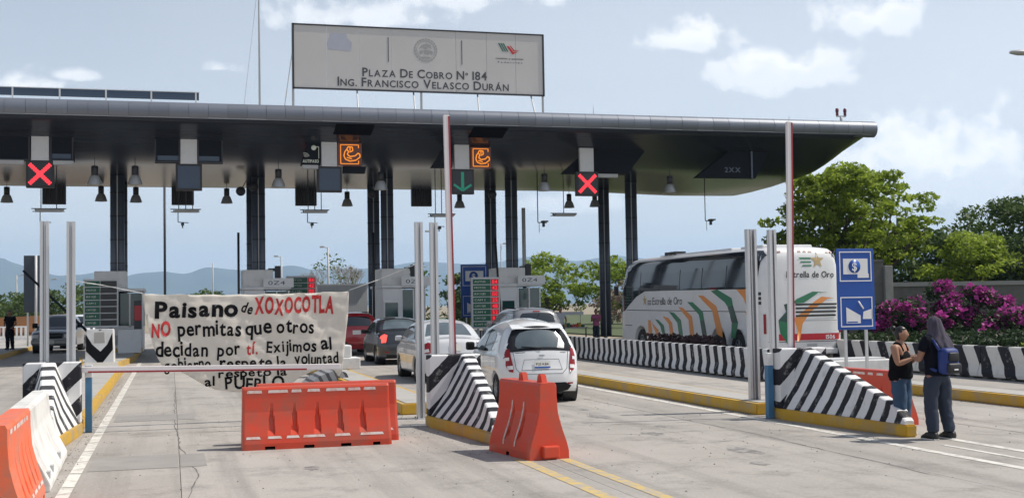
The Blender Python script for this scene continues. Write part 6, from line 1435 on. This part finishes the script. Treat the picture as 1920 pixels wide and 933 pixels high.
b = MB(); b.box(.0, 1.3, .3, .7, 1.35, 1.5); b.tube((.1, .5, .7), (.1, .5, 1.4), .02).tube((1.2, .5, .7), (1.2, .5, 1.4), .02); b.build('shelf', M['lightgrey'], t)

# ------------------------------------------------------------ mountains
def ridge(label, pts, dist_y, depth, seed, m):
    """pts: (x, height) skyline samples at distance dist_y; solid relief falling towards and away from the viewer"""
    rg = random.Random(seed); xs = [p[0] for p in pts]; n = 150; rows = 16; V = []; F = []
    def H(x):
        for a, b in zip(pts, pts[1:]):
            if a[0] <= x <= b[0]: f = (x-a[0])/(b[0]-a[0]); f = f*f*(3-2*f); return a[1]+(b[1]-a[1])*f
        return pts[-1][1]
    ph = [rg.uniform(0, 6) for _ in range(6)]
    for j in range(rows+1):
        f = j/rows; prof = math.sin(math.pi*min(1, f*1.0))**.8
        for i in range(n+1):
            x = xs[0]+(xs[-1]-xs[0])*i/n; h = H(x); w = sum(math.sin(x/(700/(k*1.6+1))+ph[k]+f*3*k)/(k+1.5) for k in range(6))
            V.append((x+110*w*(1-prof), dist_y-depth/2+depth*f, -1.2+h*prof*(1+.05*w*(1-prof*.6))+8*math.sin(x/120+ph[0])*prof))
    for j in range(rows):
        for i in range(n): a = j*(n+1)+i; F.append((a, a+1, a+n+2, a+n+1))
    b = MB(); b.mesh(V, F, True); o = b.build('mountain_range', m); struct(o); o['label'] = label
M['mtn'] = mat('distant_mountain_scrub', (.055, .07, .06), .95, var=.75, vscale=.004)
Yd = 7500; s = Yd
# azimuth relative to the lane direction -> x at distance
def AX(px): return Yd*math.tan(math.atan((px-960)/2270)+R(15.773))
def HH(px, py): # height from the skyline pixel
    a = math.atan((px-960)/2270)+R(15.773); dz = Yd*math.cos(math.atan((px-960)/2270))/math.cos(a); hy = 581-.017*(px-320); return (hy-py)/2270*dz
sky_l = [(-900, 520), (-500, 470), (-200, 500), (-60, 474), (0, 479), (30, 492), (60, 506), (110, 518), (150, 514), (180, 508), (220, 517), (260, 510), (300, 510), (345, 516), (390, 503), (440, 505), (490, 503), (540, 498), (600, 512), (680, 530), (800, 545)]
ridge('blue hazy mountain range on the left horizon', [(AX(a), HH(a, b)) for a, b in sky_l], Yd, 1800, 1, M['mtn'])
Yd = 8600
sky_r = [(300, 545), (480, 525), (600, 506), (700, 500), (790, 494), (860, 494), (930, 489), (1000, 482), (1080, 485), (1150, 480), (1230, 484), (1320, 480), (1420, 486), (1600, 484), (1800, 470), (2050, 490)]
ridge('pale blue farther mountain range behind the right half of the plaza', [(AX(a), HH(a, b)) for a, b in sky_r], Yd, 1200, 2, M['mtn'])

# ------------------------------------------------------------ haze
def haze():
    b = MB(); b.box(-9500, 9500, -200, 10500, -2.2, 460); hm = bpy.data.materials.new('pale_haze'); hm.use_nodes = True; nt = hm.node_tree
    nt.nodes.remove(nt.nodes['Principled BSDF']); v = nt.nodes.new('ShaderNodeVolumePrincipled'); v.inputs['Density'].default_value = HAZE; v.inputs['Color'].default_value = (.48, .71, 1.0, 1); v.inputs['Anisotropy'].default_value = .1
    nt.links.new(v.outputs[0], nt.nodes['Material Output'].inputs['Volume']); o = b.build('haze', hm); o['kind'] = 'stuff'
    o['label'] = 'pale blue haze lying over the whole plain'
HAZE = 1.15e-4
haze()
# ------------------------------------------------------------ people
def skin_mesh(chains, lv=2):
    """chains: list of [(point, (rx, ry)), ...]; chains starting with a point of another chain join it there"""
    V = []; E = []; Rr = []; idx = {}
    def vid(p, r):
        k = tuple(round(c, 4) for c in p)
        if k not in idx: idx[k] = len(V); V.append(p); Rr.append(r)
        return idx[k]
    for ch in chains:
        ids = [vid(p, r) for p, r in ch]
        for a, b in zip(ids, ids[1:]): E.append((a, b))
    me = bpy.data.meshes.new('tmp'); me.from_pydata(V, E, []); o = bpy.data.objects.new('tmp', me); COL.objects.link(o)
    m = o.modifiers.new('k', 'SKIN'); m.use_smooth_shade = True
    if not me.skin_vertices: me.attributes  # layer is made with the modifier
    for i, sv in enumerate(me.skin_vertices[0].data): sv.radius = Rr[i] if isinstance(Rr[i], tuple) else (Rr[i], Rr[i]); sv.use_root = (i == 0)
    s = o.modifiers.new('s', 'SUBSURF'); s.levels = lv; s.render_levels = lv
    dg = bpy.context.evaluated_depsgraph_get(); dg.update(); out = bpy.data.meshes.new_from_object(o.evaluated_get(dg)); bpy.data.objects.remove(o); bpy.data.meshes.remove(me); return out
def obj_of(name, me, m, parent):
    me.name = name; me.materials.clear(); me.materials.append(m); me.polygons.foreach_set('use_smooth', [True]*len(me.polygons)); o = bpy.data.objects.new(name, me); COL.objects.link(o); o.parent = parent; return o
def head_into(bm, c, turn=0., s=1.):
    """head with chin, nose, brow, sockets, lips and ears added to a bmesh; faces +Y before the turn"""
    b2 = bmesh.new(); bmesh.ops.create_uvsphere(b2, u_segments=28, v_segments=20, radius=1)
    for v in b2.verts:
        x, y, z = v.co; X = x*.078; Y = y*.098; Z = z*.115
        if z < 0: X *= 1-.30*(-z)**1.3; Y = Y*(1-.12*(-z)) + .012*(-z)
        if y > .3:
            f = (y-.3)/.7
            Y += .024*math.exp(-((x/.16)**2)-(((z+.12)/.20)**2))*f      # nose
            Y -= .010*(math.exp(-(((x-.42)/.18)**2)-(((z-.05)/.12)**2))+math.exp(-(((x+.42)/.18)**2)-(((z-.05)/.12)**2)))*f   # sockets
            Y += .006*math.exp(-((x/.3)**2)-(((z+.50)/.07)**2))*f-.004*math.exp(-((x/.3)**2)-(((z+.42)/.04)**2))*f   # lips
            Y += .008*math.exp(-((x/.22)**2)-(((z+.85)/.15)**2))*f      # chin
        if abs(x) > .85 and abs(z+.05) < .25 and abs(y) < .3: X += math.copysign(.014, x)
        v.co = (X, Y, Z)
    mt = Matrix.Translation(c) @ Matrix.Rotation(turn, 4, 'Z') @ Matrix.Scale(s, 4)
    for v in b2.verts: v.co = mt @ v.co
    tmp = bpy.data.meshes.new('h'); b2.to_mesh(tmp); b2.free(); bm.from_mesh(tmp); bpy.data.meshes.remove(tmp)
def hand_chains(w, d, up, s=1., r=.0095, side=1):
    """wrist point, pointing direction, palm-up direction -> chains for a palm and five curled fingers"""
    w = Vector(w); d = Vector(d).normalized(); up = Vector(up); up = (up-d*up.dot(d)).normalized(); q = d.cross(up)*side; out = []
    palm = w+d*.05*s; kn = w+d*.085*s; T = lambda v: tuple(v)
    out.append([(T(w), (.024, .020)), (T(palm), (.032, .016))])
    for i, ln in enumerate((.062, .070, .066, .052)):
        o = q*(-.027+.018*i)*s; b = kn+o; out.append([(T(palm), (.032, .016)), (T(b), (r*1.15, r*1.15)), (T(b+d*ln*.45*s+up*.010), (r, r)), (T(b+d*ln*.75*s+up*.032), (r*.85, r*.85))])
    th = w+d*.03*s-q*.032*s; out.append([(T(palm), (.032, .016)), (T(th), (r*1.3, r*1.3)), (T(th+d*.035*s+up*.02-q*.006), (r*1.1, r*1.1)), (T(th+d*.055*s+up*.036), (r*.9, r*.9))]); return out
CLOTHTEX = bpy.data.textures.new('cloth_folds', 'CLOUDS'); CLOTHTEX.noise_scale = .085; CLOTHTEX.noise_depth = 2
def crumple(o, s):
    m = o.modifiers.new('folds', 'DISPLACE'); m.texture = CLOTHTEX; m.strength = s; m.mid_level = .45; m.texture_coords = 'GLOBAL'; return o
def person(label, loc, rz, h, J, skin, top=None, pants=None, hair=None, turn=0., build=1., sleeves=True, belly=0., shoes=None, tank=False, grp=None, extra=None):
    t = thing('person', label, 'person', loc, rz, grp); k = h/1.70; t.scale = (k, k, k); g = build
    P = (0, 0, .95); S = (0, .01+belly*.3, 1.10); C = (0, 0, 1.28); N = (0, -.01, 1.44); NN = (0, .012, 1.52)
    ch = [[(P, (.118*g, .085*g)), (S, (.112*g, .08*g+belly*.7)), (C, (.135*g, .09*g)), (N, (.075, .06)), (NN, (.052, .052)), ((0, .02, 1.60), (.05, .05))]]
    for s in (-1, 1):
        sh = (s*.165*g, -.005, 1.405); el = J['le'] if s < 0 else J['re']; wr = J['lw'] if s < 0 else J['rw']
        ch.append([(C, None), (sh, (.055*g, .052*g)), (tuple((Vector(sh)+Vector(el))/2), (.046*g, .046*g)), (el, (.038*g, .038*g)), (tuple((Vector(el)*.6+Vector(wr)*.4)), (.037*g, .035*g)), (wr, (.024, .022))])
        d = Vector(wr)-Vector(el); ch += hand_chains(wr, d, (0, 0, 1) if s < 0 else (0, 0, 1), side=s)
        hp = (s*.088*g, 0, .90); kn = J['lk'] if s < 0 else J['rk']; an = J['la'] if s < 0 else J['ra']
        toe = (an[0]+s*.03, an[1]+.15, .035)
        ch.append([(P, None), (hp, (.075*g, .075*g)), (tuple((Vector(hp)+Vector(kn))/2), (.078*g, .078*g)), (kn, (.055*g, .055*g)), (tuple(Vector(kn)*.6+Vector(an)*.4), (.052*g, .052*g)), (an, (.036, .036)), ((an[0], an[1]+.03, .045), (.036, .036)), (toe, (.034, .024))])
    def fix(c): # shared joints keep their first radius
        seen = {}
        for q in c:
            for i, (p, r) in enumerate(q):
                kk = tuple(round(v, 4) for v in p)
                if r is not None: seen.setdefault(kk, r)
                q[i] = (p, seen.get(kk, (.04, .04)))
        return c
    me = skin_mesh(fix(ch)); bm = bmesh.new(); bm.from_mesh(me); bpy.data.meshes.remove(me); hc = Vector((0, .035, 1.60)); head_into(bm, hc, turn); me = bpy.data.meshes.new('body'); bm.to_mesh(me); bm.free(); obj_of('body', me, skin, t)
    if top:
        c = [[((0, 0, .86), (.180*g, .145*g+belly)), ((0, 0, .98), (.168*g, .132*g+belly)), (S, (.160*g, .128*g+belly)), (C, (.168*g, .122*g)), ((0, -.01, 1.415 if not tank else 1.36), (.10*g, .075))]]
        if sleeves:
            for s in (-1, 1):
                sh = (s*.165*g, -.005, 1.405); el = J['le'] if s < 0 else J['re']; f = .62
                c.append([(C, None), (sh, (.072*g, .07*g)), (tuple(Vector(sh)*(1-f)+Vector(el)*f), (.066*g, .064*g))])
        me = skin_mesh(fix(c), 3); o = crumple(obj_of('top', me, top, t), .03)
        if tank:
            for s in (-1, 1):
                b = MB(); b.path([(s*.09, .10, 1.33), (s*.10, .055, 1.44), (s*.105, -.03, 1.465), (s*.10, -.09, 1.38)], .017, 6); b.build('shoulder_strap', top, t)
    if pants:
        c = [[((0, 0, 1.0), (.16*g, .125*g)), (P, (.175*g, .140*g))]]
        for s in (-1, 1):
            hp = (s*.088*g, 0, .90); kn = J['lk'] if s < 0 else J['rk']; an = J['la'] if s < 0 else J['ra']
            c.append([(P, None), (hp, (.10*g, .10*g)), (tuple((Vector(hp)+Vector(kn))/2), (.098*g, .098*g)), (kn, (.084*g, .084*g)), (tuple(Vector(kn)*.5+Vector(an)*.5), (.080*g, .080*g)), ((an[0], an[1], .085), (.070*g, .072*g))])
        crumple(obj_of('trousers', skin_mesh(fix(c), 3), pants, t), .035)
    if shoes:
        for s in (-1, 1):
            an = J['la'] if s < 0 else J['ra']; b = MB(); b.prism([(-.075, 0), (.20, 0), (.215, .03), (.19, .06), (.08, .09), (.02, .12), (-.06, .12), (-.085, .06)], -.045, .045, 'YZ', bev=.015); o = b.build('shoe', shoes, t, smooth=True); o.location = (an[0]+s*.01, an[1], -.0)
            b = MB(); b.prism([(-.08, -.0), (.205, -.0), (.21, .022), (-.082, .022)], -.048, .048, 'YZ', bev=.006); q = b.build('sole', M['white'] if shoes is M['shoe'] else shoes, o)
    if hair:
        b = MB(); bmh = b.bm; bmesh.ops.create_uvsphere(bmh, u_segments=24, v_segments=16, radius=1)
        for v in list(bmh.verts):
            x, y, z = v.co
            if (z < -.15 and y > -.1) or (y > .45 and z < .42): bmh.verts.remove(v); continue
            n = 1+.02*math.sin(x*30+y*17); v.co = (x*.086*n, y*.107*n-.006, z*.124*n+.004)
        for v in bmh.verts: v.co = Matrix.Translation(hc) @ Matrix.Rotation(turn, 4, 'Z') @ v.co
        o = b.build('hair', hair, t, smooth=True); m_ = o.modifiers.new('t', 'SOLIDIFY'); m_.thickness = .012
    if extra: extra(t)
    return t
M['skin'] = mat('tan_skin', (.36, .185, .115), .5, var=.08, vscale=8); M['skin2'] = mat('brown_skin', (.27, .135, .085), .5, var=.08, vscale=8)
M['jeans'] = mat('blue_denim', (.035, .075, .14), .85, var=.25, vscale=5, bump=.3, bscale=14); M['jeans2'] = mat('dark_denim', (.022, .032, .055), .85, var=.25, vscale=5, bump=.4, bscale=12)
M['navy'] = mat('navy_cotton', (.006, .007, .013), .95, spec=.15, var=.2, bump=.3, bscale=14); M['blackcloth'] = mat('black_cotton', (.006, .006, .008), .95, spec=.15, var=.2, bump=.3, bscale=14)
M['hair'] = mat('black_hair', (.010, .008, .008), .45, var=.3, vscale=40); M['shoe'] = mat('black_shoe', (.015, .015, .016), .55, var=.1)
M['hood'] = mat('dark_cloth_fold_shading', (.06, .053, .075), .95, var=.8, vscale=5, stretch=(7, 7, .3), bump=.4, bscale=10)  # upright tone streaks paint the shading of the folds into the cloth
M['packblue'] = mat('blue_nylon', (.010, .032, .17), .6, var=.15, bump=.3, bscale=10); M['packblack'] = mat('black_nylon', (.012, .012, .016), .55, var=.1, bump=.3, bscale=10)
def hood_and_pack(t):
    # cloth over the head, falling on the shoulders and down the back to the right
    rings = []; nseg = 36
    spec = [(1.745, .012, .012, .02), (1.735, .052, .062, .02), (1.70, .082, .100, .015), (1.64, .097, .117, .005), (1.58, .101, .122, -.01), (1.52, .106, .124, -.03), (1.47, .135, .128, -.045), (1.43, .185, .14, -.05), (1.36, .20, .155, -.06), (1.26, .19, .16, -.085), (1.15, .15, .15, -.12)]
    V = []; F = []
    for j, (z, rx, ry, yo) in enumerate(spec):
        f = j/(len(spec)-1)
        for i in range(nseg):
            a = 2*math.pi*i/nseg; fold = 1+ (.02+.075*f)*math.sin(a*9+j*.5)+.03*f*math.sin(a*17); back = max(0, -math.sin(a))
            front = max(0, math.sin(a)); zz = z+ (0 if j < 7 else front*.10*(j-6)*.7); yy = yo+ry*math.sin(a)*fold; xx = rx*math.cos(a)*fold+(.035*max(0, j-6)*.35)
            if j >= 8: zz += max(0, -math.cos(a))*.05*(j-7)
            V.append((xx, yy+.02, zz))
    for j in range(len(spec)-1):
        for i in range(nseg):
            if j >= 3 and j <= 5 and 7 <= i <= 10: continue   # opening for the face
            a = j*nseg+i; b_ = j*nseg+(i+1) % nseg; F.append((a, b_, b_+nseg, a+nseg))
    F.append(tuple(range(nseg))); b = MB(); b.mesh(V, F, True); o = b.build('hood_cloth', M['hood'], t); m_ = o.modifiers.new('t', 'SOLIDIFY'); m_.thickness = .008; sub(o); crumple(o, .02)
    b = MB(); b.box(-.135, .145, -.31, -.125, .93, 1.30, bev=.06); o = b.build('backpack', M['packblue'], t, smooth=True)
    b = MB(); b.box(-.11, .13, -.355, -.29, .94, 1.09, bev=.03); b.build('backpack_pocket', M['packblack'], o, smooth=True); b = MB(); b.box(-.08, .10, -.34, -.30, 1.11, 1.24, bev=.018); b.build('backpack_pocket', M['packblack'], o, smooth=True)
    b = MB(); b.box(-.02, .05, -.361, -.354, .99, 1.01); b.build('reflective_tab', M['whiteclean'], o); b = MB(); b.path([(-.13, -.2, 1.26), (-.14, -.10, 1.40), (-.13, .02, 1.465), (-.13, .12, 1.40), (-.14, .14, 1.2), (-.15, .02, 1.02), (-.15, -.14, .98)], .022, 8); b.build('backpack_strap', M['packblue'], o); b = MB()
    b.path([(.13, -.2, 1.26), (.14, -.10, 1.40), (.13, .02, 1.465), (.13, .12, 1.40), (.14, .14, 1.2), (.15, .02, 1.02), (.15, -.14, .98)], .022, 8); b.build('backpack_strap', M['packblue'], o)
JM = dict(le=(-.275, .06, 1.13), lw=(-.19, .23, 1.15), re=(.275, .06, 1.12), rw=(.06, .25, 1.17), lk=(-.12, .02, .50), la=(-.135, -.03, .09), rk=(.125, .01, .50), ra=(.15, -.05, .09))
person('person seen from behind, dark cloth over the head, blue and black backpack', (9.91, 14.17, 0), R(8), 1.60, JM, M['skin2'], M['navy'], M['jeans2'], M['hair'], R(15), 1.18, shoes=M['shoe'], extra=hood_and_pack)
def phone(t):
    b = MB(); b.box(-.035, .035, .31, .32, 1.22, 1.34, bev=.004); b.build('papers', M['whiteclean'], t)
    b = MB(); bmesh.ops.create_uvsphere(b.bm, u_segments=14, v_segments=10, radius=.045); [setattr(v, 'co', v.co+Vector((0, -.10, 1.69))) for v in b.bm.verts]; b.build('hair_bun', M['hair'], t, smooth=True)
    b = MB(); b.box(.10, .2, -.12, .05, .86, 1.06, bev=.03); b.path([(.16, -.02, 1.05), (.16, .02, 1.3), (.1, .03, 1.46)], .008, 6); b.build('shoulder_bag', M['blackcloth'], t)
JW = dict(le=(-.235, .04, 1.13), lw=(-.10, .22, 1.20), re=(.235, .06, 1.13), rw=(.07, .24, 1.22), lk=(-.085, .03, .50), la=(-.08, -.01, .09), rk=(.085, .02, .50), ra=(.085, -.02, .09))
person('person in black tank top and blue jeans, facing the hooded one', (9.80, 14.86, 0), R(-146), 1.48, JW, M['skin'], M['blackcloth'], M['jeans'], M['hair'], R(18), 1.28, sleeves=False, belly=.03, shoes=M['white'], tank=True, extra=phone)
JS = dict(le=(-.26, -.02, 1.12), lw=(-.20, .16, .98), re=(.26, -.02, 1.12), rw=(.16, .18, 1.05), lk=(-.10, .02, .50), la=(-.11, -.02, .09), rk=(.10, .02, .50), ra=(.11, -.02, .09))
person('person in dark uniform and cap standing by the left edge of the picture', (-7.12, 60, .2), R(160), 1.80, JS, M['skin2'], M['blackcloth'], M['navy'], M['hair'], build=1.1, shoes=M['shoe'])
person('person in a pink top with crossed arms by the far kerb, left of the coach', (19.1, 53.4, 0), R(150), 1.58, JW, M['skin2'], mat('pink_cotton', (.42, .10, .22), .8), M['jeans2'], M['hair'], build=1.05, shoes=M['shoe'])
person('person in a pale shirt behind the grey sport utility car roof', (16.9, 52.0, 0), R(170), 1.74, JS, M['skin2'], mat('pale_cotton', (.5, .52, .55), .8), M['jeans2'], M['hair'], shoes=M['shoe'])
person('person in white trousers and dark top beside the front of the coach', (21.9, 56.0, 0), R(-120), 1.7, JS, M['skin2'], M['blackcloth'], M['white'], M['hair'], shoes=M['shoe'])
